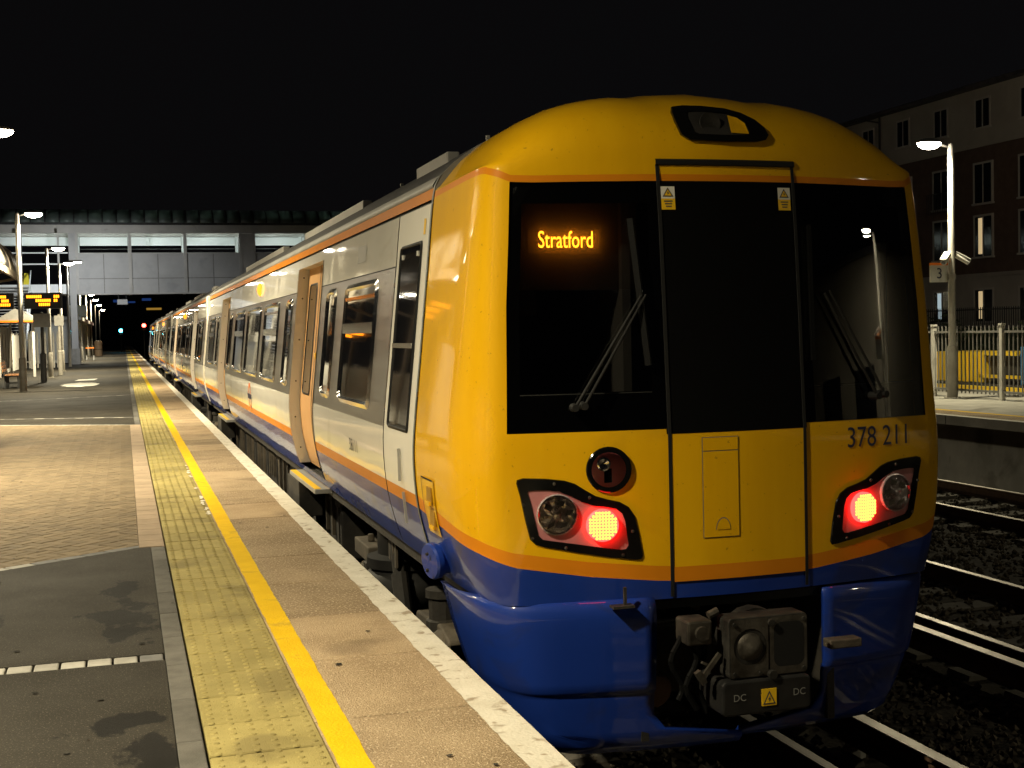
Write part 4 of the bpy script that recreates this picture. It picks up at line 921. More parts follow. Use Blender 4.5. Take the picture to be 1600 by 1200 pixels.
w = MB(); w.add([D(a, b, 0.019) for a, b in ((0.035,2.515),(0.135,2.512),(0.13,2.57),(0.10,2.60),(0.05,2.615))], [(0,1,2,3,4)]); w.build('headlight_shroud', 't_yellow', rp)
w = MB(); w.lathe(D(-0.065, 2.565, 0.014), [(0.058,0),(0.056,0.005),(0.045,0.002),(0.0,0.001)], 20, (0,-1,0.2)); w.build('headlight_lens', 'steel_dark', rp, auto=30)
# wipers
def wiper(p, q, r_):
    w = MB(); a = Vector(on_nose(*p, 0.05)); b = Vector(on_nose(*q, 0.045)); w.cyl(a, b, 0.008, 0.006, 8)
    w.cyl(Vector(on_nose(*p, -0.005)), Vector(on_nose(*p, 0.065)), 0.022, 0.018, 10); return w
wp = wiper((-0.845,1.165), (-0.50,1.70), 0).build('wiper', 't_rubber', lead)
wiper((-0.80,1.172), (-0.475,1.705), 0).build('wiper_link', 't_rubber', wp)
w = MB(); w.bar(on_nose(-0.47,1.36,0.022), on_nose(-0.53,2.08,0.022), 0.018, 0.03); w.bar(on_nose(-0.545,1.62,0.04), on_nose(-0.50,1.645,0.04), 0.008); w.build('wiper_blade', 'wiper_black', wp)
wp = wiper((0.80,1.165), (0.50,1.70), 0).build('wiper', 't_rubber', lead)
wiper((0.85,1.172), (0.53,1.715), 0).build('wiper_link', 't_rubber', wp)
w = MB(); w.bar(on_nose(0.43,1.36,0.022), on_nose(0.44,2.05,0.022), 0.018, 0.03); w.build('wiper_blade', 'wiper_black', wp)
# destination sign inside the near windscreen
sy = 6.005
w = MB(); w.box(XC-1.10, XC-0.44, sy+0.085, sy+0.11, 1.74, 2.24); sgn = w.build('destination_sign', mat('sign_case', (0.018, 0.015, 0.012), None, rough=0.8, spec=0.1), lead)
text_mesh('Stratford', 0.118, lambda a, b: (XC-0.812+a*0.68, sy, 1.985+b), 'sign_lettering', 'amber_led', sgn)
w = MB(); w.box(XC-0.985, XC-0.595, sy+0.078, sy+0.084, 1.925, 2.045); w.build('sign_screen', mat('sign_screen', (0.05, 0.038, 0.025), None, rough=0.8, spec=0.1), sgn)
cv = bpy.data.materials.new('halo_sheet'); cv.use_nodes = True; nt_ = cv.node_tree  # translucent sheet added to spread the lettering into a halo
for q in list(nt_.nodes): nt_.nodes.remove(q)
o1 = nt_.nodes.new('ShaderNodeOutputMaterial'); x1 = nt_.nodes.new('ShaderNodeMixShader'); x1.inputs[0].default_value = 0.24
a1 = nt_.nodes.new('ShaderNodeBsdfTransparent'); b1 = nt_.nodes.new('ShaderNodeBsdfTranslucent'); b1.inputs[0].default_value = (0.9, 0.9, 0.9, 1)
nt_.links.new(a1.outputs[0], x1.inputs[1]); nt_.links.new(b1.outputs[0], x1.inputs[2]); nt_.links.new(x1.outputs[0], o1.inputs['Surface'])
w = MB(); w.grid([[(XC+a, 5.968, b) for a in (-1.09, -0.45)] for b in (1.74, 2.24)]); w.build('halo_sheet', cv, sgn)
# cab interior
w = MB(); w.box(XC-1.10, XC+1.10, 7.25, 7.30, 0.3, 2.35); ci = w.build('cab_bulkhead', 'cab_wall', lead)
w = MB(); w.box(XC-1.15, XC+1.15, 6.0, 7.2, 0.30, 0.34); w.build('cab_floor', 'cab_wall', ci)
w = MB(); w.box(XC-1.02, XC-0.44, 5.98, 6.55, 1.02, 1.20); w.box(XC+0.44, XC+1.0, 5.98, 6.55, 1.02, 1.16); w.build('cab_desk', 't_gasket', ci, bevel=0.03)
w = MB(); w.box(XC-0.50, XC-0.455, 6.05, 7.2, 0.4, 2.3); w.box(XC+0.455, XC+0.50, 6.05, 7.2, 0.4, 2.3); w.build('cab_partition', 'cab_pale', ci)
w = MB(); w.box(XC-1.0, XC-0.86, 6.35, 6.38, 1.62, 1.80); w.build('cab_notice', 'cab_pale', ci)
w = MB(); w.box(XC+0.62, XC+0.98, 6.75, 6.88, 0.8, 1.62); w.box(XC+0.6, XC+1.0, 6.5, 6.9, 0.72, 0.82); w.build('cab_seat', 'seat_blue', ci, bevel=0.04)
w = MB(); w.box(XC-1.0, XC-0.62, 6.75, 6.88, 0.8, 1.55); w.build('cab_seat', 'seat_blue', ci, bevel=0.04)
for sd in (-1, 1):
    w = MB(); w.box(XC+sd*1.12, XC+sd*1.14, 6.2, 7.2, 0.3, 2.3); w.build('cab_lining', 'cab_wall', ci)
w = MB(); w.box(XC-1.1, XC+1.1, 6.0, 7.2, 2.30, 2.32); w.build('cab_ceiling', 'cab_wall', ci)
# little recessed hatch on the near side of the cab
w = MB(); zz = zrange(0.46, 0.765, .05)
w.grid([[(XC-(hw(z)-0.012)-0.010, y, z) for y in (6.54, 6.70, 6.80)] for z in zz]); hh = w.build('side_hatch', 't_yellow', lead)
w = MB(); w.grid([[(XC-hw(z)-0.003, y, z) for y in (6.795, 6.803)] for z in zz]); w.grid([[(XC-hw(z)-0.003, y, z) for y in (6.54, 6.80)] for z in (0.757, 0.766)]); w.build('hatch_groove', 't_gasket', hh)
for z0 in (0.49, 0.62):
    w = MB(); w.obox((XC-hw(z0+.05)-0.004, 6.63, z0+0.05), (0.004,0,0), (0,0.05,0), (0,0,0.05)); w.build('hatch_pocket', mat('pocket', (0.30,0.16,0.01), None, rough=0.6), hh)
    w = MB(); w.obox((XC-hw(z0+.02)-0.012, 6.63, z0+0.015), (0.010,0,0), (0,0.045,0), (0,0,0.010)); w.build('hatch_pull', 't_yellow', hh)
# blue jacking cover
w = MB(); w.lathe((XC-1.30, 6.68, 0.325), [(0.085,0),(0.085,0.05),(0.098,0.055),(0.100,0.085),(0.092,0.098),(0.0,0.102)], 24, (-1,-0.25,-0.1)); jc = w.build('jacking_cover', 't_blue', lead, auto=30)
w = MB()
for k in range(4):
    a = 0.6+1.57*k; w.lathe(Vector((XC-1.402, 6.655, 0.315))+Vector((0.014*math.cos(a), 0.06*math.cos(a)-.0, 0.06*math.sin(a))), [(0.010,0),(0.008,0.012),(0,0.014)], 8, (-1,-0.25,-0.1))
w.build('cover_bolts', 't_under', jc)

# -------- front fairing
def fair_pt(s, z, off=0.0):
    sg = -1 if s < 0 else 1; a = abs(s)
    Wz = lerp_tab([(-0.56,0.97),(-0.50,1.04),(-0.38,1.12),(-0.2,1.20),(0.0,1.255),(0.19,1.295)], z); xk = Wz*0.80
    yf = lerp_tab([(-0.56,5.86),(-0.50,5.80),(-0.235,5.765),(-0.215,5.748),(0.12,5.738),(0.165,5.742),(0.19,5.757)], z)-off
    fy = lambda x: yf+0.15*(x/1.10)**2.0
    if a <= 1: x, y = xk*a, fy(xk*a)
    else:
        u = a-1; p0 = (xk, fy(xk)); ye = lerp_tab([(-0.56,6.35),(-0.3,6.55),(0.19,6.66)], z); p3 = (Wz, ye)
        p1 = (p0[0]+(Wz-xk)*0.75, p0[1]+0.06); p2 = (p3[0], p0[1]+0.20)
        b = [(1-u)**3, 3*u*(1-u)**2, 3*u*u*(1-u), u**3]; x, y = (sum(c_*p_[k] for c_, p_ in zip(b, (p0,p1,p2,p3))) for k in (0, 1))
    return (XC+sg*x, y, z)
ZF = [-0.54,-0.50,-0.44,-0.36,-0.30,-0.26,-0.235,-0.225,-0.215,-0.18,-0.12,-0.05,0.02,0.08,0.13,0.165,0.18,0.19]
def s_cut(z): return 0.47/(lerp_tab([(-0.56,0.95),(-0.50,1.02),(-0.38,1.10),(-0.2,1.185),(0.0,1.25),(0.19,1.295)], z)*0.80)
def cut_x(z): return 0.47 if z > -0.33 else 0.47-0.14*(1-math.sqrt(max(0, 1-((-0.33-z)/0.13)**2))) if z > -0.46 else 0.33
fa = None
for sg in (-1, 1):
    w = MB(); rows = []
    for z in ZF:
        if z < -0.45: s0 = 0.0
        else: s0 = s_cut(z)*cut_x(z)/0.47
        rows.append([fair_pt(sg*(s0+(2-s0)*(k/26)), z) for k in range(27)])
    rows.append([(p[0], p[1]+0.05, 0.197) for p in rows[-1]])
    w.grid(rows); o = w.build('front_fairing', 't_blue', lead, smooth=True, solid=0.03); fa = fa or o
# ledge and gap above the fairing
w = MB(); w.grid([[nose_pt(s, 0.2055, o_) for s in S_FULL] for o_ in (-0.03, -0.10)]); w.grid([[nose_pt(s, z, -0.03) for s in S_FULL] for z in (0.206, 0.15)]); w.build('fairing_gap', 't_gasket', lead)
w = MB(); w.obox((XC-0.655, 5.735, 0.198), (0.055,0,0), (0,0.03,0), (0,0,0.006)); w.bar((XC-0.64, 5.735, 0.20), (XC-0.64, 5.735, 0.29), 0.014); w.build('lamp_bracket', 'steel', lead)
# coupler bay
w = MB(); w.box(XC-0.50, XC+0.50, 6.55, 6.60, -0.50, 0.20); w.box(XC-0.54, XC-0.50, 5.80, 6.6, -0.5, 0.2); w.box(XC+0.50, XC+0.54, 5.80, 6.6, -0.5, 0.2); w.build('coupler_bay', 't_under', lead)
w = MB(); w.cyl((XC, 6.5, 0.0), (XC, 5.62, 0.0), 0.11, n=14); w.cyl((XC, 5.70, 0.0), (XC, 5.62, 0.0), 0.16, n=16); cp = w.build('coupler', 'steel_dark', lead, auto=40)
# face plate with cup and funnel
def rrect(cx, cz, hx, hz, r, n=5):
    p = []
    for sx, sz, a0 in ((1,1,0),(-1,1,90),(-1,-1,180),(1,-1,270)):
        for k in range(n): a = R(a0+90*k/(n-1)); p.append((cx+sx*(hx-r)+r*math.cos(a), cz+sz*(hz-r)+r*math.sin(a)))
    return p
yp = 5.49
w = MB(); w.prism(rrect(0, 0, 0.212, 0.148, 0.025), lambda a, b: (XC+a, yp, b), lambda a, b: (XC+a, yp+0.13, b)); pl = w.build('coupler_plate', 'steel_dark', cp, bevel=0.006)
w = MB(); o_ = rrect(0, 0, 0.205, 0.141, 0.02, 12); i_ = rrect(0, 0, 0.195, 0.131, 0.02, 12); n = len(o_)
def ringface(w, outer, inner, y_):
    n = len(outer); w.add([(XC+a, y_, b) for a, b in outer]+[(XC+a, y_, b) for a, b in inner], [(i, (i+1)%n, n+(i+1)%n, n+i) for i in range(n)])
circ = lambda cx, cz, r, n=24: [(cx+r*math.cos(2*math.pi*k/n), cz+r*math.sin(2*math.pi*k/n)) for k in range(n)]
w = MB()
# pale worn face split into two halves, each with its opening
L_ = rrect(-0.104, 0, 0.100, 0.140, 0.012, 6); ringface(w, L_, circ(-0.100, 0.005, 0.088), yp-0.004)
R_ = rrect(0.104, 0, 0.100, 0.140, 0.012, 6); ringface(w, R_, rrect(0.108, 0.004, 0.082, 0.108, 0.04, 6), yp-0.004)
w.build('plate_face', 'steel', pl)
w = MB(); w.lathe((XC-0.100, yp+0.12, 0.005), [(0.088,0),(0.088,0.118),(0.086,0.118),(0.075,0.04),(0.045,0.02),(0,0.015)], 24, (0,-1,0)); w.build('coupler_cup', 'steel', pl, auto=35)
w = MB(); w.lathe((XC-0.098, yp+0.02, 0.004), [(0.084,-.01),(0.078,0.012),(0.050,0.035),(0.0,0.045)], 24, (0,-1,0)); w.build('coupler_cone', 'steel', pl, smooth=True)
w = MB(); w.prism(rrect(0.108, 0.004, 0.082, 0.108, 0.04, 6), lambda a, b: (XC+a, yp-0.0045, b), lambda a, b: (XC+a, yp-0.003, b)); w.build('coupler_funnel', 't_gasket', pl)
w = MB(); w.cyl((XC+0.01, yp-0.02, 0.115), (XC+0.01, yp, 0.115), 0.018, n=10); w.cyl((XC+0.01, yp-0.03, -0.135), (XC+0.01, yp, -0.135), 0.022, n=10)
for a, b in ((-0.185,0.12),(0.185,0.12),(-0.185,-0.12),(0.185,-0.12),(-0.05,-0.125)): w.cyl((XC+a, yp-0.014, b), (XC+a, yp, b), 0.010, n=6)
w.build('plate_bolts', 'steel_dark', pl)
# electrical box below with its cover lettering and label
w = MB(); w.prism(rrect(-0.02, -0.235, 0.237, 0.085, 0.03), lambda a, b: (XC+a, yp-0.02, b), lambda a, b: (XC+a, yp+0.25, b)); eb = w.build('electric_head', mat('electric_head', (0.010,0.010,0.010), (0.020,0.019,0.018), 6, 0.45, spec=0.3), cp, bevel=0.012)
for a in (-0.168, 0.150): text_mesh('DC', 0.048, lambda p, q, a=a: (XC+a+p, yp-0.0225, -0.232+q), 'cover_lettering', 'pale_print', eb)
w = MB(); w.box(XC-0.052, XC+0.026, yp-0.024, yp-0.020, -0.282, -0.200); lb = w.build('warning_label', 'label_yellow', eb)
w = MB(); w.add([(XC-0.013+a, yp-0.0252, -0.275+b) for a, b in ((-0.033,0),(0.033,0),(0,0.066))], [(0,1,2)]); w.build('triangle', 'grey_print', lb)
w = MB(); w.add([(XC-0.013+a, yp-0.0260, -0.275+b) for a, b in ((-0.024,0.006),(0.024,0.006),(0,0.053))], [(0,1,2)]); w.build('triangle_field', 'label_yellow', lb)
w = MB(); w.add([(XC-0.013+a, yp-0.0268, -0.275+b) for a, b in ((0.004,0.042),(-0.008,0.024),(0,0.024),(-0.004,0.009),(0.009,0.028),(0.002,0.028))], [(0,1,2,3,4,5)]); w.build('bolt_mark', 'grey_print', lb)
# valves, hoses and linkage on the left of the coupler
w = MB(); w.box(XC-0.40, XC-0.27, yp+0.05, yp+0.20, 0.02, 0.14); w.build('valve_block', 'steel', cp, bevel=0.012)
w = MB(); w.cyl((XC-0.33, yp+0.03, 0.08), (XC-0.33, yp+0.06, 0.08), 0.035, n=12); w.cyl((XC-0.27, yp+0.1, 0.15), (XC-0.22, yp+0.1, 0.17), 0.02, n=8); w.build('valve_cap', 'steel', cp)
w = MB(); w.bar((XC-0.245, yp+0.03, -0.02), (XC-0.335, yp+0.04, -0.135), 0.02); w.bar((XC-0.36, yp+0.04, -0.10), (XC-0.325, yp+0.04, -0.16), 0.03); w.bar((XC-0.33, yp+.05, -.06), (XC-0.28, yp+.05, -.085), 0.012); w.build('linkage', 'steel', cp)
for k, (a, b, c_) in enumerate(((-0.36,0.02,-0.30),(-0.31,0.0,-0.33),(-0.42,0.05,-0.26))):
    w = MB(); pts = [Vector((XC+a+0.03*math.sin(q*0.9+k), yp+0.10+0.02*k, b+(c_-b)*q/8)) for q in range(9)]
    for p_, q_ in zip(pts, pts[1:]): w.cyl(p_, q_, 0.016, n=8)
    w.build('hose', 'wiper_black', cp)
w = MB(); w.cyl((XC-0.46, 5.80, -0.25), (XC-0.46, 5.95, -0.25), 0.085, n=18); w.cyl((XC-0.46, 5.785, -0.25), (XC-0.46, 5.80, -0.25), 0.075, n=18); w.build('air_reservoir', mat('rusty_cap', (0.09,0.05,0.03), (0.14,0.08,0.05), 8, 0.8), lead)
w = MB(); w.box(XC-0.50, XC-0.26, 5.95, 6.2, -0.12, 0.06); w.bar((XC-0.44, 5.9, 0.06), (XC-0.22, 5.9, 0.07), 0.014); w.bar((XC-0.48, 5.82, 0.12), (XC-0.48, 5.82, -0.10), 0.02); w.build('bay_equipment', 't_under', lead, bevel=0.01)
w = MB(); w.box(XC+0.44, XC+0.62, 5.66, 5.74, -0.10, -0.055); w.build('side_bracket', 't_under_pale', lead, bevel=0.006)
for k in range(4):
    w = MB(); w.cyl((XC-0.2+0.14*k, 6.2, 0.16), (XC-0.18+0.13*k, 5.9, 0.12+.02*(k%2)), 0.018, n=8); w.build('pipe', 't_under_pale', lead)

# ================================================================== LAMP POSTS AND PLATFORM THINGS
def lamp_post(x, y, sx, label, cat='lamp post', group='lamp posts along the near platform', h=5.40, watts=LAMP_W, col=WARM, lens='lamp_lens', reach=0.42, flood=True, spread=146):
    t = thing('lamp_post', label, cat, (x, y, 0), group)
    w = MB(); w.lathe((x, y, 0), [(0.16,0),(0.16,0.015),(0.105,0.02),(0.105,1.0),(0.085,1.05)], 16); w.build('post_base', 'post_base', t, auto=40)
    w = MB(); w.lathe((x, y, 1.04), [(0.072,0),(0.062,h-1.14),(0.045,h-1.06),(0.0,h-1.045)], 16); w.build('pole', 'post_grey', t, auto=40)
    w = MB(); w.bar((x, y, h-0.10), (x+sx*reach*0.75, y, h-0.02), 0.03); w.build('arm', 'head_grey', t)
    c = Vector((x+sx*(reach+0.05), y, h))
    w = MB(); n = 18
    for_prof = [(0.02,0.085),(0.12,0.07),(0.19,0.035),(0.21,0.0),(0.20,-0.02)]
    v = []; f = []
    for r, z in for_prof:
        for i in range(n): a = 2*math.pi*i/n; v.append((c.x+1.25*r*math.cos(a), c.y+0.8*r*math.sin(a), c.z+z))
    for k in range(len(for_prof)-1):
        for i in range(n): f.append((k*n+i, k*n+(i+1)%n, (k+1)*n+(i+1)%n, (k+1)*n+i))
    f.append(tuple(range(n))); w.add(v, f); hd = w.build('lamp_head', 'head_grey', t, smooth=True)
    w = MB(); v = []; f = []
    for r, z in ((0.205,-0.012),(0.188,-0.065),(0.125,-0.115),(0.03,-0.138)):
        for i in range(n): a = 2*math.pi*i/n; v.append((c.x+1.25*r*math.cos(a), c.y+0.8*r*math.sin(a), c.z+z))
    for k in range(3):
        for i in range(n): f.append((k*n+i, k*n+(i+1)%n, (k+1)*n+(i+1)%n, (k+1)*n+i))
    f.append(tuple(range(3*n, 4*n))); w.add(v, f); w.build('lamp_lens', lens, hd, smooth=True)
    if flood:
        ld = bpy.data.lights.new('lamp_light', 'AREA'); ld.shape = 'DISK'; ld.size = 0.28; ld.energy = watts; ld.color = col; ld.spread = R(spread)
        lo = bpy.data.objects.new('lamp_light', ld); COL.objects.link(lo); lo.parent = t; lo.location = (c.x-x, c.y-y, c.z-0.23)
    return t
NEAR_LAMPS = [(3.9,'lamp post out of view on the left, beside the asphalt near the viewpoint'),(14.9,'lamp post out of view on the left, beside the block paving'),
 (25.8,'nearest lamp post on the left, only its glowing head at the picture edge'),(41.3,'tall lamp post carrying the two amber departure boards'),(56.7,'lamp post behind the departure boards, second along the near platform'),
 (67.6,'third lamp post along the near platform, in front of the footbridge column'),(98.0,'first lamp post beyond the footbridge on the near platform'),(114.0,'second lamp post beyond the footbridge'),(130.0,'third lamp post beyond the footbridge'),(150.0,'fourth lamp post beyond the footbridge, small and distant'),(175.0,'last distant lamp post on the near platform')]
for y, lb in NEAR_LAMPS:
    lamp_post(-4.42, y, 1, lb, spread=142 if y < 10 else 150, reach=0.80 if y == 25.8 else 0.42, h=5.5 if y == 25.8 else 5.40, lens='lamp_lens' if y < 90 else 'lamp_lens_far', watts=LAMP_W*0.9 if y < 10 else LAMP_W*1.25 if y < 20 else LAMP_W*1.5 if y < 120 else LAMP_W*0.5, flood=y < 140)

def right_post(y, lb):
    x = 14.39
    t = lamp_post(x, y, -1, lb, group='lamp posts on the opposite platform', h=5.08, spread=176, watts=LAMP_W*(0.5 if y > 0 else 0.42), col=(1.0, 0.90, 0.60), reach=0.45)
    o = Vector((x, y, 0))
    w = MB(); w.box(x-0.50, x-0.10, y-0.02, y+0.02, 2.32, 2.70); s = w.build('platform_sign', 'sign_white', t)
    w = MB(); w.box(x-0.505, x-0.095, y-0.024, y+0.024, 2.655, 2.705); w.build('sign_band', 'sign_orange', s)
    text_mesh('3', 0.30, lambda a, b: (x-0.30+a, y-0.0245, 2.485+b), 'sign_numeral', 'navy_print', s)
    w = MB(); w.bar((x-0.12, y, 2.42), (x, y, 2.42), 0.04, 0.12); w.lathe((x, y, 2.38), [(0.085,0),(0.085,0.1)], 12); w.build('sign_clamp', 'post_grey', t)
    for sg in (-1, 1):
        w = MB(); a = Vector((x+sg*0.10, y-0.02, 2.86)); b = a+Vector((sg*0.20, -0.14, -0.16)); w.cyl(a, b, 0.065, 0.06, 12); w.bar(a+Vector((0,0,0.065)), b+Vector((sg*.02,-.02,0.065)), 0.13, 0.012); cc = w.build('camera', 'sign_white', t, auto=40)
        w = MB(); w.cyl(b, b+(b-a).normalized()*0.004, 0.045, n=12); w.build('camera_glass', 'bwindow', cc)
    w = MB(); w.bar((x-0.14, y, 2.88), (x+0.14, y, 2.88), 0.04); w.build('camera_arm', 'post_grey', t)
    return t
right_post(21.95, 'lamp post with platform 3 sign and two cameras on the opposite platform')
right_post(-3.4, 'lamp post on the opposite platform mirrored in the right windscreen')
right_post(47.3, 'lamp post on the opposite platform hidden beyond the train')

# departure boards on the second lamp post
def board(x0, x1, y, lb, rowspec):
    t = thing('departure_board', lb, 'departure board', ((x0+x1)/2, y, 2.52), 'amber departure boards')
    w = MB(); w.box(x0, x1, y-0.09, y+0.09, 2.52, 2.97); w.build('case', 'board_black', t, bevel=0.01)
    w = MB(); w.box(x0-0.012, x1+0.012, y-0.11, y+0.11, 2.971, 2.995); w.build('hood', 'dark_metal', t)
    for sy_ in (-1, 1):
        w = MB(); yy = y+sy_*0.093
        for z, segs in rowspec:
            for a, b in segs:
                xx = x0+(x1-x0)*a; n_ = max(1, int((b-a)*(x1-x0)/0.055))
                for k in range(n_): w.box(xx+k*0.055, xx+k*0.055+0.042, yy-0.002, yy+0.002, z, z+0.085)
        w.build('lettering', 'amber_board', t)
    return t
board(-4.30, -3.22, 41.3, 'lit amber departure board right of the second lamp post', ((2.84,((.06,.5),(.78,.96))),(2.72,((.30,.74),(.78,.93))),(2.60,((.38,.70),))))
board(-5.75, -4.60, 41.3, 'lit amber departure board left of the second lamp post, cut by the picture edge', ((2.84,((.3,.86),)),(2.72,((.1,.55),(.7,.9))),(2.60,((.4,.95),))))
board(-4.30, -3.35, 22.0, 'departure board out of view near the block paving, mirrored in the train windows', ((2.84,((.06,.5),(.78,.96))),(2.72,((.30,.74),)),(2.60,((.38,.70),))))
for y in (41.3, 22.0):
    t = None
# post for the nearer board
t = thing('board_post', 'plain steel post holding the departure board out of view', 'post', (-4.42, 22.0, 0)); w = MB(); w.lathe((-4.42, 22.0, 0), [(0.08,0),(0.07,3.1),(0,3.11)], 12); w.build('pole', 'post_grey', t); w = MB(); w.bar((-4.42, 22, 2.75), (-4.28, 22, 2.75), 0.05); w.build('bracket', 'post_grey', t)
# unseen poster case added off the picture edge to cast a shadow across the blocks
t = thing('shadow_case', 'unseen double case added left of the block paving to cast a shadow', 'poster case', (-4.0, 19.2, 0))
w = MB(); w.box(-4.75, -3.35, 19.15, 19.25, 0.45, 2.2); w.build('frame', 'dark_metal', t, bevel=0.01)
w = MB(); w.box(-4.68, -4.08, 19.14, 19.149, 0.55, 2.1); w.box(-4.02, -3.42, 19.14, 19.149, 0.55, 2.1); w.build('poster', 'poster', t)
for x in (-4.6, -3.5): w = MB(); w.box(x-.04, x+.04, 19.16, 19.24, 0, 0.45); w.build('leg', 'dark_metal', t)

# bench
def bench(x, y, lb):
    t = thing('bench', lb, 'bench', (x, y, 0), 'platform benches')
    for k in range(4): w = MB(); w.box(x-0.22+0.11*k, x-0.22+0.11*k+0.09, y-0.75, y+0.75, 0.43, 0.465); w.build('seat_slat', 'wood', t)
    for k in range(3): w = MB(); w.box(x-0.29-.02*k, x-0.26-.02*k, y-0.75, y+0.75, 0.55+0.12*k, 0.64+0.12*k); w.build('back_slat', 'wood', t)
    for yy in (y-0.6, y, y+0.6):
        w = MB(); w.bar((x-0.22, yy, 0), (x-0.22, yy, 0.43), 0.05); w.bar((x+0.18, yy, 0), (x+0.18, yy, 0.43), 0.05); w.bar((x-0.25, yy, 0.41), (x+0.2, yy, 0.41), 0.04); w.bar((x-0.24, yy, 0.4), (x-0.31, yy, 0.92), 0.04); w.bar((x-0.22, yy, 0.16), (x+0.18, yy, 0.16), 0.03); w.build('leg_frame', 'dark_metal', t)
bench(-5.0, 45.4, 'slatted wooden bench with dark legs left of the second lamp post')
bench(-5.2, 13.0, 'slatted wooden bench out of view beside the fence')

# waiting canopy along the back of the platform
t = thing('platform_canopy', 'curved platform canopy with brown fascia at the left picture edge', 'canopy', (-6.0, 24, 0))
CY0, CY1 = 9.0, 49.0
def cprof(k, n=12): a = R(8+82*k/n); return (-4.70-1.75*(1-math.cos(a)) if False else -6.8+1.9*math.cos(R(90*k/n)), 3.82+1.5*math.sin(R(90*k/n)))
for j in range(8):
    y0 = CY0+(CY1-CY0)*j/8; y1 = CY0+(CY1-CY0)*(j+1)/8
    w = MB(); w.grid([[(*[cprof(k)[0]], y, cprof(k)[1]) for k in range(13)] for y in (y0+.04, y1-.04)]); w.build('roof_panel', 'canopy_glass', t, smooth=True, solid=0.02)
for j in range(9):
    y0 = CY0+(CY1-CY0)*j/8; w = MB()
    for k in range(12): a, b = cprof(k), cprof(k+1); w.bar((a[0]+.01, y0, a[1]+.02), (b[0]+.01, y0, b[1]+.02), 0.08, 0.08)
    w.build('rib', 'canopy_steel', t)
    w = MB(); w.lathe((-6.72, y0, 0), [(0.08,0),(0.08,5.2)], 10); w.build('post', 'canopy_steel', t)
    w = MB(); w.bar((-6.72, y0, 3.5), (-4.95, y0, 3.80), 0.08); w.build('bracket', 'canopy_steel', t)
w = MB(); w.box(-4.96, -4.86, CY0, CY1, 3.66, 3.86); w.build('fascia', 'canopy_steel', t)
M['added_tube'] = emit('added_tube', (1.0, 0.90, 0.70), 38)
for y in (11.5, 16.5, 21.5, 26.5, 31.5, 36.5):  # tubes added to brighten the fence and the window reflections
    w = MB(); w.box(-5.95, -5.75, y-0.85, y+0.85, 3.98, 4.06); lf = w.build('added_fitting', 'sign_white', t)
    w = MB(); w.cyl((-5.85, y-0.8, 3.95), (-5.85, y+0.8, 3.95), 0.03, n=8); w.build('light_tube', 'added_tube', lf)
w = MB(); w.box(-6.82, -6.72, CY0, CY1, 5.20, 5.34); w.build('ridge', 'canopy_steel', t)

# palisade fence at the back of the near platform
for i, (y0, y1) in enumerate(((-10, 4), (4, 18), (18, 32), (32, 46), (46, 60), (60, 74))):
    t = thing('palisade_fence', ('pale palisade fence behind the bench and lamp posts' if i == 4 else 'pale palisade fence section at the foot of the footbridge stairs' if i == 5 else 'pale palisade fence section %s along the back of the platform' % ('behind the viewpoint', 'beside the nearest lamp', 'behind the block paving', 'left of the departure boards')[i]), 'fence', (-6.9, (y0+y1)/2, 0), 'palisade fence at the back of the platform')
    w = MB(); y = y0+0.08
    while y < y1:
        w.add([(-6.9,y-.035,0.05),(-6.88,y,0.05),(-6.9,y+.035,0.05),(-6.9,y-.035,1.75),(-6.88,y,1.9),(-6.9,y+.035,1.75)], [(0,1,4,3),(1,2,5,4)]); y += 0.14
    stuff(w.build('pales', 'fence_white', t))
    for z in (0.35, 1.5): w = MB(); w.bar((-6.93, y0, z), (-6.93, y1, z), 0.04, 0.05); w.build('rail', 'fence_white', t)
    for k in range(6): w = MB(); yy = y0+(y1-y0)*k/5.0; w.bar((-6.97, yy, 0), (-6.97, yy, 1.95), 0.08); w.build('post', 'fence_white', t)

t = thing('palisade_fence', 'pale palisade fence crossing in front of the stair tower', 'fence', (-7.0, 75, 0), 'palisade fence at the back of the platform')
w = MB(); x = -9.6
while x < -4.75:
    w.add([(x-.05,75,0.05),(x,74.97,0.05),(x+.05,75,0.05),(x-.05,75,1.9),(x,74.97,2.1),(x+.05,75,1.9)], [(0,1,4,3),(1,2,5,4)]); x += 0.21
stuff(w.build('pales', 'fence_white', t))
for z in (0.4, 1.6): w = MB(); w.bar((-9.6, 75.04, z), (-4.75, 75.04, z), 0.04, 0.06); w.build('rail', 'fence_white', t)
for k in range(4): w = MB(); w.bar((-9.5+1.58*k, 75.1, 0), (-9.5+1.58*k, 75.1, 2.1), 0.1); w.build('post', 'fence_white', t)
# small things further along the near platform
t = thing('notice_post', 'dark slim signpost with a grey plate between the second and third lamp posts', 'signpost', (-4.35, 50.5, 0)); w = MB(); w.lathe((-4.35, 50.5, 0), [(0.11,0),(0.11,1.05),(0.06,1.1),(0.055,2.6),(0,2.61)], 12); w.build('pole', 'dark_metal', t); w = MB(); w.box(-4.65, -4.05, 50.42, 50.44, 2.05, 2.55); w.build('plate', 'fence_grey', t)
t = thing('notice_post', 'slim brown post in front of the far palisade fence', 'signpost', (-4.2, 60.5, 0)); w = MB(); w.lathe((-4.2, 60.5, 0), [(0.10,0),(0.10,1.05),(0.06,1.1),(0.055,2.7),(0,2.71)], 12); w.build('pole', 'post_base', t); w = MB(); w.box(-4.4, -4.0, 60.42, 60.44, 2.2, 2.65); w.build('plate', 'fence_grey', t)
t = thing('ticket_shelter', 'low glazed shelter with red-edged roof behind the departure board', 'shelter', (-5.9, 62, 0))
for x in (-6.6, -5.2):
    for y in (59, 65): w = MB(); w.box(x-.05, x+.05, y-.05, y+.05, 0, 2.4); w.build('post', 'fence_white', t)
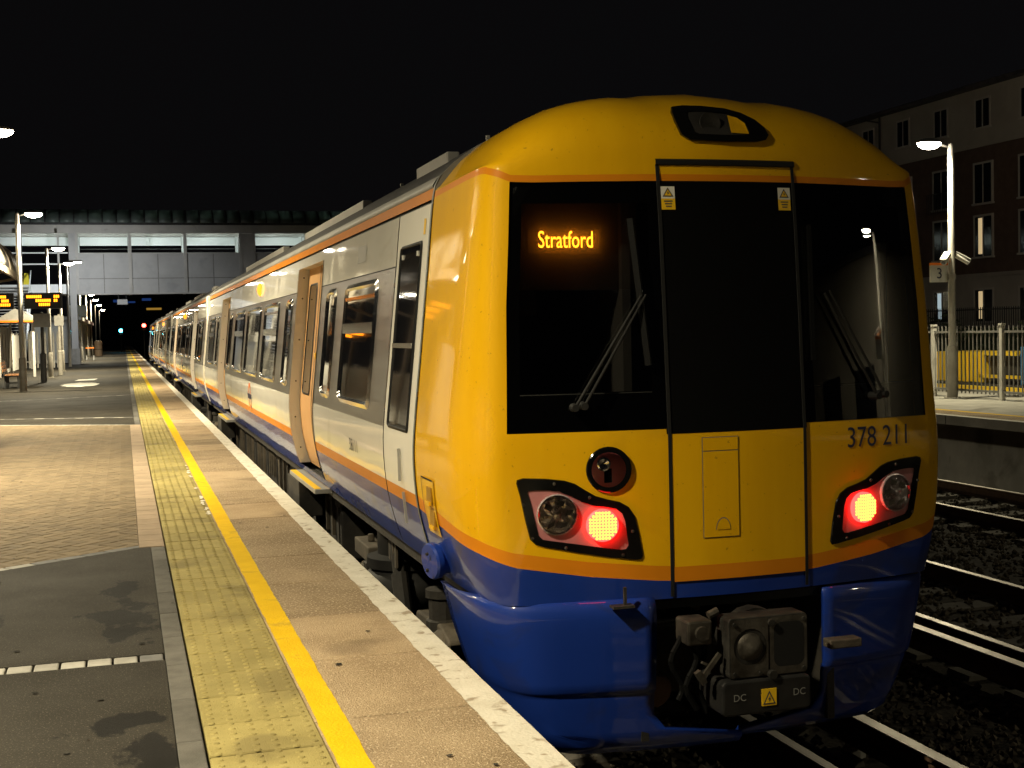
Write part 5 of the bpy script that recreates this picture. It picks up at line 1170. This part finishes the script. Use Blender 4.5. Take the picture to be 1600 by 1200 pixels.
w = MB(); w.prism([(-6.8,2.4),(-5.0,2.4),(-5.9,2.95)], lambda a, b: (a, 58.7, b), lambda a, b: (a, 65.3, b)); w.build('roof', 'fence_grey', t)
w = MB(); w.box(-6.82, -4.98, 58.66, 58.70, 2.36, 2.44); w.build('fascia', 'sign_orange', t)
for k in range(4): w = MB(); w.box(-6.61, -6.59, 59.1+1.5*k, 60.4+1.5*k, 0.3, 2.2); w.build('pane', 'canopy_glass', t)
def litter_bin(x, y, lb):
    t = thing('litter_bin', lb, 'bin', (x, y, 0)); w = MB(); w.lathe((x, y, 0), [(0.34,0),(0.36,0.05),(0.36,1.1),(0.38,1.12),(0.38,1.3),(0.30,1.42),(0,1.44)], 16); w.build('body', 'bin_peach', t, auto=40); w = MB(); w.lathe((x, y, 0.62), [(0.365,0),(0.365,0.05)], 16); w.build('band', 'dark_metal', t)
litter_bin(-3.75, 125, 'peach cylinder bin beyond the footbridge')
# kiosk block beyond the bridge
t = thing('platform_building', 'pale flat-roofed platform building beyond the footbridge with box sign', 'building', (-6.1, 110, 0))
w = MB(); w.box(-7.4, -5.0, 92, 130, 0, 2.9); w.build('wall', 'fence_white', t)
w = MB(); w.box(-7.5, -4.2, 91.6, 130.4, 2.9, 3.15); w.build('roof', 'bridge_steel', t)
w = MB(); w.box(-5.05, -3.85, 93.5, 93.7, 3.16, 3.95); w.build('box_sign', 'sign_white', t)
for k in range(10): w = MB(); w.box(-4.6, -4.45, 94+3.5*k, 94.15+3.5*k, 0, 2.9); w.build('post', 'fence_white', t)
for k in range(8): w = MB(); w.box(-5.0, -4.97, 93.5+4.4*k, 95.5+4.4*k, 0.3, 2.3); w.build('window', 'bwindow', t)
t = thing('luggage_stand', 'low dark stand beside the platform building posts', 'stand', (-3.9, 101, 0)); w = MB()
for a in (-0.25, 0.25): w.bar((-3.9+a, 100.7, 0), (-3.9+a, 101.3, 0.9), 0.06); w.bar((-3.9+a, 101.3, 0), (-3.9+a, 100.7, 0.9), 0.06)
w.build('legs', 'dark_metal', t); w = MB(); w.box(-4.2, -3.6, 100.6, 101.4, 0.9, 0.96); w.build('top', 'sign_orange', t)
t = thing('hanging_sign', 'pale sign hanging under the footbridge', 'sign', (-1.45, 85.8, 4.0)); w = MB(); w.box(-1.78, -1.15, 85.75, 85.82, 3.75, 4.08); w.build('plate', 'panel_grey', t); w = MB(); w.bar((-1.7,85.78,4.08),(-1.7,85.78,4.42),.03); w.bar((-1.23,85.78,4.08),(-1.23,85.78,4.42),.03); w.build('hanger', 'dark_metal', t)

# signals and far lights
def signal(x, y, z, m, lb):
    t = thing('railway_signal', lb, 'signal', (x, y, -1.1), 'railway signals down the line'); w = MB(); w.lathe((x, y+.1, -1.1), [(0.07,0),(0.07,z+1.0)], 8); w.build('post', 'dark_metal', t); w = MB(); w.box(x-.22, x+.22, y-.05, y+.15, z-.5, z+.35); hd = w.build('head', 'dark_metal', t); w = MB(); w.lathe((x, y-.06, z), [(0.20,0),(0.18,0.03),(0,0.05)], 12, (0,-1,0)); w.build('lamp', m, hd)
signal(-1.75, 160, 2.55, 'sig_green', 'blue-green signal light beyond the end of the platform')
signal(0.62, 140, 2.92, 'sig_red', 'red signal light just left of the train end')
t = thing('distant_building', 'dark distant building with blue and amber lit windows under the footbridge', 'building', (6, 330, -1.3)); w = MB(); w.box(-14, 30, 330, 345, -1.3, 16); w.build('wall', 'slate', t)
for a, b, c, d, m_ in ((-3.6,-1.2,10.6,11.2,'far_blue'),(-.6,1.6,10.4,10.8,'far_blue'),(3.2,5.4,10.9,11.5,'far_blue'),(4.2,7.8,8.6,9.1,'far_amber')):
    w = MB(); w.box(a, b, 329.9, 329.99, c, d); w.build('window', m_, t)

# ================================================================== FOOTBRIDGE
BY = 86.0
t = thing('footbridge', 'covered grey footbridge crossing above the platform and the train', 'footbridge', (8, BY, 0))
XB = [-4.15, -0.90, 2.55, 6.10, 6.95, 10.4, 13.9, 17.4, 20.9, 24.4]
w = MB(); w.box(-4.15, 26, BY+0.12, BY+3.0, 4.55, 4.85); w.build('deck', 'bridge_steel', t)
for a, b in zip(XB, XB[1:]):
    if b-a < 1.2:
        w = MB(); w.box(a+.02, b-.02, BY-0.04, BY+0.06, 4.5, 8.3); w.build('panel', 'bridge_steel', t); continue
    for u, v in ((a+.10, (a+b)/2-.03), ((a+b)/2+.03, b-.10)):
        for z0, z1 in ((4.50, 5.40), (5.46, 7.0)): w = MB(); w.box(u, v, BY, BY+0.06, z0, z1); w.build('panel', 'panel_grey', t)
        w = MB(); w.box(u, v, BY+2.9, BY+2.96, 4.5, 7.0); w.build('panel', 'panel_grey', t)
    w = MB(); w.box(a+.1, b-.1, BY+0.01, BY+0.05, 5.40, 5.46); w.box((a+b)/2-.03, (a+b)/2+.03, BY+0.01, BY+0.05, 4.5, 7.0); w.build('panel_joint', 'fence_grey', t)
    w = MB(); w.box(a+.12, b-.12, BY+2.80, BY+2.86, 7.72, 8.28); w.build('soffit_panel', 'bridge_white', t)
    for z in (7.25, 7.5): w = MB(); w.bar((a, BY+2.9, z), (b, BY+2.9, z), 0.05); w.build('handrail', 'dark_metal', t)
    w = MB(); w.box((a+b)/2-0.7, (a+b)/2+0.7, BY+0.40, BY+0.52, 8.52, 8.58); w.build('light_tube', 'tube', t)
for x in XB: 
    w = MB(); w.box(x-.10, x+.10, BY-0.07, BY+0.14, 4.45, 8.32); w.build('post', 'bridge_steel', t)
    w = MB(); w.box(x-.10, x+.10, BY+2.87, BY+3.06, 4.45, 8.32); w.build('post', 'bridge_white', t)
w = MB(); w.box(-9.6, 26, BY-0.12, BY+0.16, 8.32, 8.84); w.build('roof_beam', 'bridge_steel', t)
w = MB(); w.box(-9.6, 26, BY+2.85, BY+3.1, 8.32, 8.84); w.build('roof_beam', 'bridge_steel', t)
w = MB(); w.box(-4.15, 26, BY-0.10, BY+0.12, 4.40, 4.50); w.build('bottom_beam', 'bridge_steel', t)
w = MB(); w.box(-4.15, 26, BY-0.05, BY+0.14, 7.0, 7.07); w.build('sill', 'bridge_steel', t)
rs = lambda k: (BY-0.25+1.75*(1-math.cos(R(90*k/6))) , 8.98+0.95*math.sin(R(90*k/6)))
for j in range(40):
    x0 = -9.4+0.86*j; w = MB()
    for k in range(6): w.bar((x0, *rs(k)), (x0, *rs(k+1)), 0.09, 0.08)
    w.build('roof_rib', 'dark_metal', t); w = MB(); w.grid([[(x, *rs(k)) for k in range(7)] for x in (x0+.03, x0+.83)]); w.build('roof_panel', 'bridge_roof', t, smooth=True, solid=0.02)
w = MB(); w.grid([[(x, BY+3.25-1.75*(1-math.cos(R(90*k/6))), 8.98+0.95*math.sin(R(90*k/6))) for k in range(7)] for x in (-9.4, 25)]); w.build('roof_back', 'bridge_roof', t)
w = MB()
for j in range(90): w.box(-9.4+0.38*j, -9.28+0.38*j, BY-0.20, BY-0.12, 8.86, 8.97)
stuff(w.build('gutter_teeth', 'dark_metal', t))
w = MB(); w.box(-9.6, 26, BY-0.14, BY+0.1, 8.845, 8.99); w.build('gutter', 'dark_metal', t)
for x in (-4.42, 13.2):
    w = MB(); w.box(x-.20, x+.20, BY-0.1, BY+0.35, -1.1 if x > 0 else 0, 8.32); w.build('column', 'panel_grey', t)
    w = MB(); w.box(x-.28, x+.28, BY-0.2, BY+0.5, -1.1 if x > 0 else 0, 1.0); w.build('column_foot', 'concrete', t)
# stair tower left of the bridge
t = thing('bridge_stairs', 'stair tower with landing and railings left of the footbridge', 'staircase', (-7, 82, 0))
w = MB(); w.box(-9.4, -4.65, BY-1.0, BY+2.9, 4.45, 5.05); w.build('landing', 'bridge_white', t)
for z in (6.32, 7.02): w = MB(); w.bar((-9.4, BY-0.9, z), (-4.65, BY-0.9, z), 0.08); w.build('rail', 'bridge_white', t)
w = MB(); w.box(-9.4, -4.7, BY+2.80, BY+2.86, 7.72, 8.28); w.build('soffit_panel', 'bridge_white', t)
w = MB(); w.box(-7.6, -6.0, BY+0.40, BY+0.52, 8.52, 8.58); w.build('light_tube', 'tube', t)
for x in (-9.3, -7.4, -5.2): w = MB(); w.box(x-.06, x+.06, BY-0.95, BY-0.83, 0, 8.3); w.build('post', 'bridge_steel', t)
for k in range(28): w = MB(); f_ = k/27; w.box(-8.9, -6.9, BY-1.3-8.0*f_, BY-1.0-8.0*f_, 4.85*(1-f_), 4.85*(1-f_)+0.06); w.build('step', 'bridge_steel', t)
for x in (-8.95, -6.85):
    w = MB(); w.bar((x, BY-1.0, 4.8), (x, BY-9.3, 0.05), 0.08, 0.35); w.build('stringer', 'bridge_white', t)
    w = MB(); w.bar((x, BY-1.0, 5.9), (x, BY-9.3, 1.1), 0.06); w.build('handrail', 'bridge_white', t)
t = thing('wet_floor_sign', 'yellow folding floor sign on the stair landing', 'floor sign', (-7.15, BY-0.7, 5.05)); w = MB(); w.prism([(-0.17,0),(0.17,0),(0.11,0.72),(-0.11,0.72)], lambda a, b: (-7.15+a, BY-0.85+b*.12, 5.05+b), lambda a, b: (-7.15+a, BY-0.83+b*.12, 5.05+b)); w.build('panel', 'wet_sign', t); w = MB(); w.prism([(-0.17,0),(0.17,0),(0.11,0.72),(-0.11,0.72)], lambda a, b: (-7.15+a, BY-0.57-b*.12, 5.05+b), lambda a, b: (-7.15+a, BY-0.55-b*.12, 5.05+b)); w.build('panel', 'wet_sign', t)
# cool floodlight on the bridge column
t = thing('bridge_floodlight', 'cool white lamp on a slim mast in front of the footbridge', 'lamp', (-4.5, 79.0, 0))
w = MB(); w.lathe((-4.5, 79.0, 0), [(0.09,0),(0.06,6.1),(0,6.12)], 10); w.build('mast', 'post_grey', t)
w = MB(); w.box(-4.35, -3.65, 78.85, 79.15, 6.10, 6.20); w.bar((-4.5, 79, 6.05), (-4.2, 79, 6.13), 0.05); hd = w.build('head', 'head_grey', t); w = MB(); w.box(-4.31, -3.69, 78.87, 79.13, 6.04, 6.099); w.build('lens', 'lamp_lens', hd)
ld = bpy.data.lights.new('flood', 'SPOT'); ld.energy = 1500; ld.color = (0.93, 0.97, 1.0); ld.spot_size = R(150); ld.spot_blend = 0.5; ld.shadow_soft_size = 0.15
lo = bpy.data.objects.new('lamp_light', ld); COL.objects.link(lo); lo.parent = t; lo.location = (0.5, 0.0, 5.95); lo.rotation_euler = (R(62), 0, R(0))

# ================================================================== OPPOSITE SIDE
for i in range(6):
    y0 = 20.7-2.15*3+2.15*(i-1)*3+2.15*3
    t = thing('platform_fence', 'white-posted railing section %s on the opposite platform' % ('left out of view nearest the viewpoint', 'at the right picture edge', 'around the lamp post with sign', 'behind the cab of the train', 'hidden beyond the train', 'farthest beyond the train')[i], 'fence', (14.6, y0+3, 0), 'railing along the opposite platform')
    for k in range(3): w = MB(); yy = y0+2.15*k; w.box(14.56, 14.64, yy-.04, yy+.04, 0, 1.46); w.box(14.55, 14.65, yy-.05, yy+.05, 1.44, 1.48); w.build('post', 'fence_white', t)
    for z in (0.16, 1.32): w = MB(); w.bar((14.6, y0, z), (14.6, y0+6.45, z), 0.05, 0.04); w.build('rail', 'fence_grey', t)
    w = MB(); yy = y0+0.12
    while yy < y0+6.4: w.box(14.59, 14.61, yy-.011, yy+.011, 0.1, 1.44); yy += 0.125
    stuff(w.build('bars', 'fence_grey', t))
# yellow machine and blue container behind the fence
t = thing('yellow_skip', 'yellow steel skip with dark opening behind the opposite railing', 'skip', (18, 25, 0))
w = MB(); w.box(17.2, 18.4, 24.75, 26.6, 0.12, 0.82); w.build('bin_body', 'hoard_yellow', t, bevel=0.03)
for k in range(5): w = MB(); w.box(17.14, 17.2, 24.85+.38*k, 24.93+.38*k, 0.14, 0.8); w.build('rib', 'hoard_yellow', t)
w = MB(); w.box(17.2, 17.3, 23.6, 24.7, 0.75, 0.84); w.box(17.2, 17.3, 23.5, 24.9, 0.24, 0.31); w.build('frame_rail', 'hoard_yellow', t)
w = MB(); w.box(17.4, 18.3, 23.6, 24.7, 0.1, 0.75); w.build('opening', 'dark_metal', t)
t = thing('blue_container', 'blue steel container at the right picture edge behind the railing', 'container', (18, 22.4, 0))
w = MB(); w.box(17.2, 18.5, 21.3, 23.45, 0.1, 0.95); w.build('body', 'cont_blue', t, bevel=0.02)
for k in range(9): w = MB(); w.box(17.16, 17.2, 21.4+.23*k, 21.5+.23*k, 0.14, 0.9); w.build('rib', 'cont_blue', t)
w = MB(); w.box(16.95, 17.05, 18, 27, 0.03, 0.12); w.box(17.0, 40, -10, 120, -0.2, -0.02); o = w.build('yard', 'earth', None); struct(o)
w = MB(); w.box(16.6, 16.72, 17, 30, 0.0, 0.09); o = tag(w.build('yellow_kerb', 'hoard_yellow'), 'low yellow kerb behind the opposite railing', 'kerb')
t = thing('added_room', 'unseen pale room added for its reflection in the right windscreen', 'building', (17, -7, 0))  # guessed building, added to put a grey reflection in the windscreen
w = MB(); w.box(15.9, 18.5, -10.0, -4.3, 0, 4.7); w.build('wall', mat('added_room_wall', (0.17, 0.155, 0.13), (0.21, 0.19, 0.16), 0.7, 0.85), t)
w = MB(); w.box(15.6, 18.7, -10.3, -4.0, 4.7, 4.9); w.build('roof', 'slate', t)
for k in range(2): w = MB(); w.box(15.86, 15.9, -9.2+2.6*k, -7.8+2.6*k, 0.9, 2.4); w.build('window', 'bwindow', t)
t = thing('street_lamp', 'street lamp beside the apartment building, out of view to the right', 'lamp', (29, 35, 0))
w = MB(); w.lathe((29, 35, -0.02), [(0.1,0),(0.06,7.0),(0,7.02)], 10); w.build('pole', 'post_grey', t); w = MB(); w.bar((29, 35, 6.95), (30.2, 35, 7.1), 0.05); w.build('arm', 'post_grey', t); w = MB(); w.box(30.0, 30.7, 34.85, 35.15, 7.06, 7.18); hd = w.build('lamp_head', 'head_grey', t); w = MB(); w.box(30.04, 30.66, 34.88, 35.12, 7.02, 7.055); w.build('lamp_lens', 'lamp_lens', hd)
ld = bpy.data.lights.new('street_light', 'POINT'); ld.energy = 380; ld.color = (1.0, 0.80, 0.55); ld.shadow_soft_size = 0.2
lo = bpy.data.objects.new('lamp_light', ld); COL.objects.link(lo); lo.parent = t; lo.location = (1.35, 0, 6.8)
# hedge wall behind
rnd = random.Random(5); w = MB()
for k in range(5000):
    x = rnd.uniform(30.5, 32.5); y = rnd.uniform(25, 80); z = rnd.uniform(-0.1, 1.5+0.3*math.sin(y*0.7)); a = rnd.uniform(0, 6.28); s_ = rnd.uniform(.08, .2)
    d1 = Vector((math.cos(a), math.sin(a), rnd.uniform(-.5,.5)))*s_; d2 = Vector((-math.sin(a), math.cos(a), rnd.uniform(-.6,.6)))*s_*.6; c = Vector((x, y, z)); w.add([c-d1, c+d2, c+d1, c-d2], [(0,1,2,3)])
w.box(31.2, 31.8, 25, 80, -0.05, 1.2)
o = w.build('hedge', 'hedge'); tag(o, 'dark hedge in front of the apartment building', 'hedge')
# apartment building
BX = 38.0
t = thing('apartment_building', 'dark brick apartment block with pale top storey and a few lit windows', 'building', (BX+5, 60, -0.1))
w = MB(); w.box(BX, BX+12, 40, 66.5, -0.1, 3.7); w.build('ground_storey', 'render', t)
w = MB(); w.box(BX+.05, BX+12, 40.05, 66.45, 3.7, 9.9); w.build('brick_storeys', 'brick', t)
w = MB(); w.box(BX, BX+12, 40, 66.5, 9.9, 12.6); w.build('top_storey', 'render', t)
w = MB(); w.box(BX-.5, BX+12.4, 39.6, 66.9, 12.6, 12.78); w.build('eaves', 'slate', t)
w = MB(); w.box(BX-.06, BX+.04, 40, 66.5, 3.62, 3.80); w.box(BX-.06, BX+.04, 40, 66.5, 9.82, 10.0); w.build('string_course', 'render', t)
w = MB(); w.cyl((BX-.08, 60.7, 12.6), (BX-.08, 60.7, 10.2), 0.06, n=8); w.bar((BX-.08, 60.7, 12.3), (BX-.25, 62, 12.65), 0.08); w.build('downpipe', 'slate', t)
cols = [42.4+3.25*k for k in range(8)]
def bwin(y, z0, z1, wd, lit=None, french=False):
    w = MB(); w.box(BX-0.03, BX+0.10, y-wd/2-.1, y-wd/2, z0, z1); w.box(BX-0.03, BX+0.10, y+wd/2, y+wd/2+.1, z0, z1); w.box(BX-0.03, BX+.1, y-wd/2-.1, y+wd/2+.1, z1, z1+.1); w.box(BX-0.08, BX+.1, y-wd/2-.15, y+wd/2+.15, z0-.09, z0); w.box(BX-.02, BX+.1, y-.035, y+.035, z0, z1)
    f = w.build('window', 'bframe', t)
    for a, b, m_ in ((y-wd/2, y-.035, 'bwindow'), (y+.035, y+wd/2, lit or 'bwindow')):
        w = MB(); w.box(BX-0.006, BX+.09, a, b, z0, z1); w.build('pane', 'bwindow', f)
        if m_ != 'bwindow':
            q = a+0.55*(b-a); w = MB(); w.box(BX-0.012, BX-0.007, a+.03, q, z0+.12, z1-.06); w.build('lit_gap', m_, f)
for k, y in enumerate(cols):
    bwin(y, 10.75, 12.05, 1.0)
    bwin(y, 7.15, 9.0, 1.25, None)
    bwin(y, 4.6, 6.5, 1.25, 'lit_window' if k == 3 else None)
    bwin(y, 1.5, 3.0, 1.3, {3: 'lit_window', 4: 'lit_window_cool'}.get(k))
for k in (4,):
    w = MB()
    for q in range(12): w.bar((BX-.3, cols[k]-.8+.145*q, 6.9), (BX-.3, cols[k]-.8+.145*q, 7.9), 0.025)
    w.bar((BX-.3, cols[k]-.85, 7.9), (BX-.3, cols[k]+.85, 7.9), 0.04); w.build('balcony_rail', 'dark_metal', t)
t = thing('apartment_building', 'taller unlit block behind the cab roof, farther along', 'building', (BX+5, 78, -0.1)); w = MB(); w.box(BX, BX+12, 67.5, 100, -.1, 13.0); w.build('wall', 'brick', t); w = MB(); w.box(BX-.3, BX+12, 67.2, 100, 13.0, 13.2); w.build('eaves', 'slate', t)
for k in range(8):
    for z in (1.5, 4.6, 7.4, 10.6): w = MB(); w.box(BX-.05, BX+.05, 69+3.5*k, 70.2+3.5*k, z, z+1.6); w.build('window', 'bwindow', t)
# railing in front of the building
t = thing('boundary_railing', 'dark iron railing above the hedge before the apartment building', 'railing', (33.2, 50, 0)); w = MB(); y = 40
while y < 62: w.box(33.19, 33.22, y, y+.03, 0.8, 2.1); y += .14
stuff(w.build('bars', 'dark_metal', t)); w = MB(); w.bar((33.2, 40, 2.0), (33.2, 62, 2.0), 0.05); w.bar((33.2, 40, 1.0), (33.2, 62, 1.0), 0.05); w.build('rail', 'dark_metal', t); w = MB(); w.box(33.1, 33.3, 40, 62, -.1, 0.8); w.build('plinth', 'brick', t)
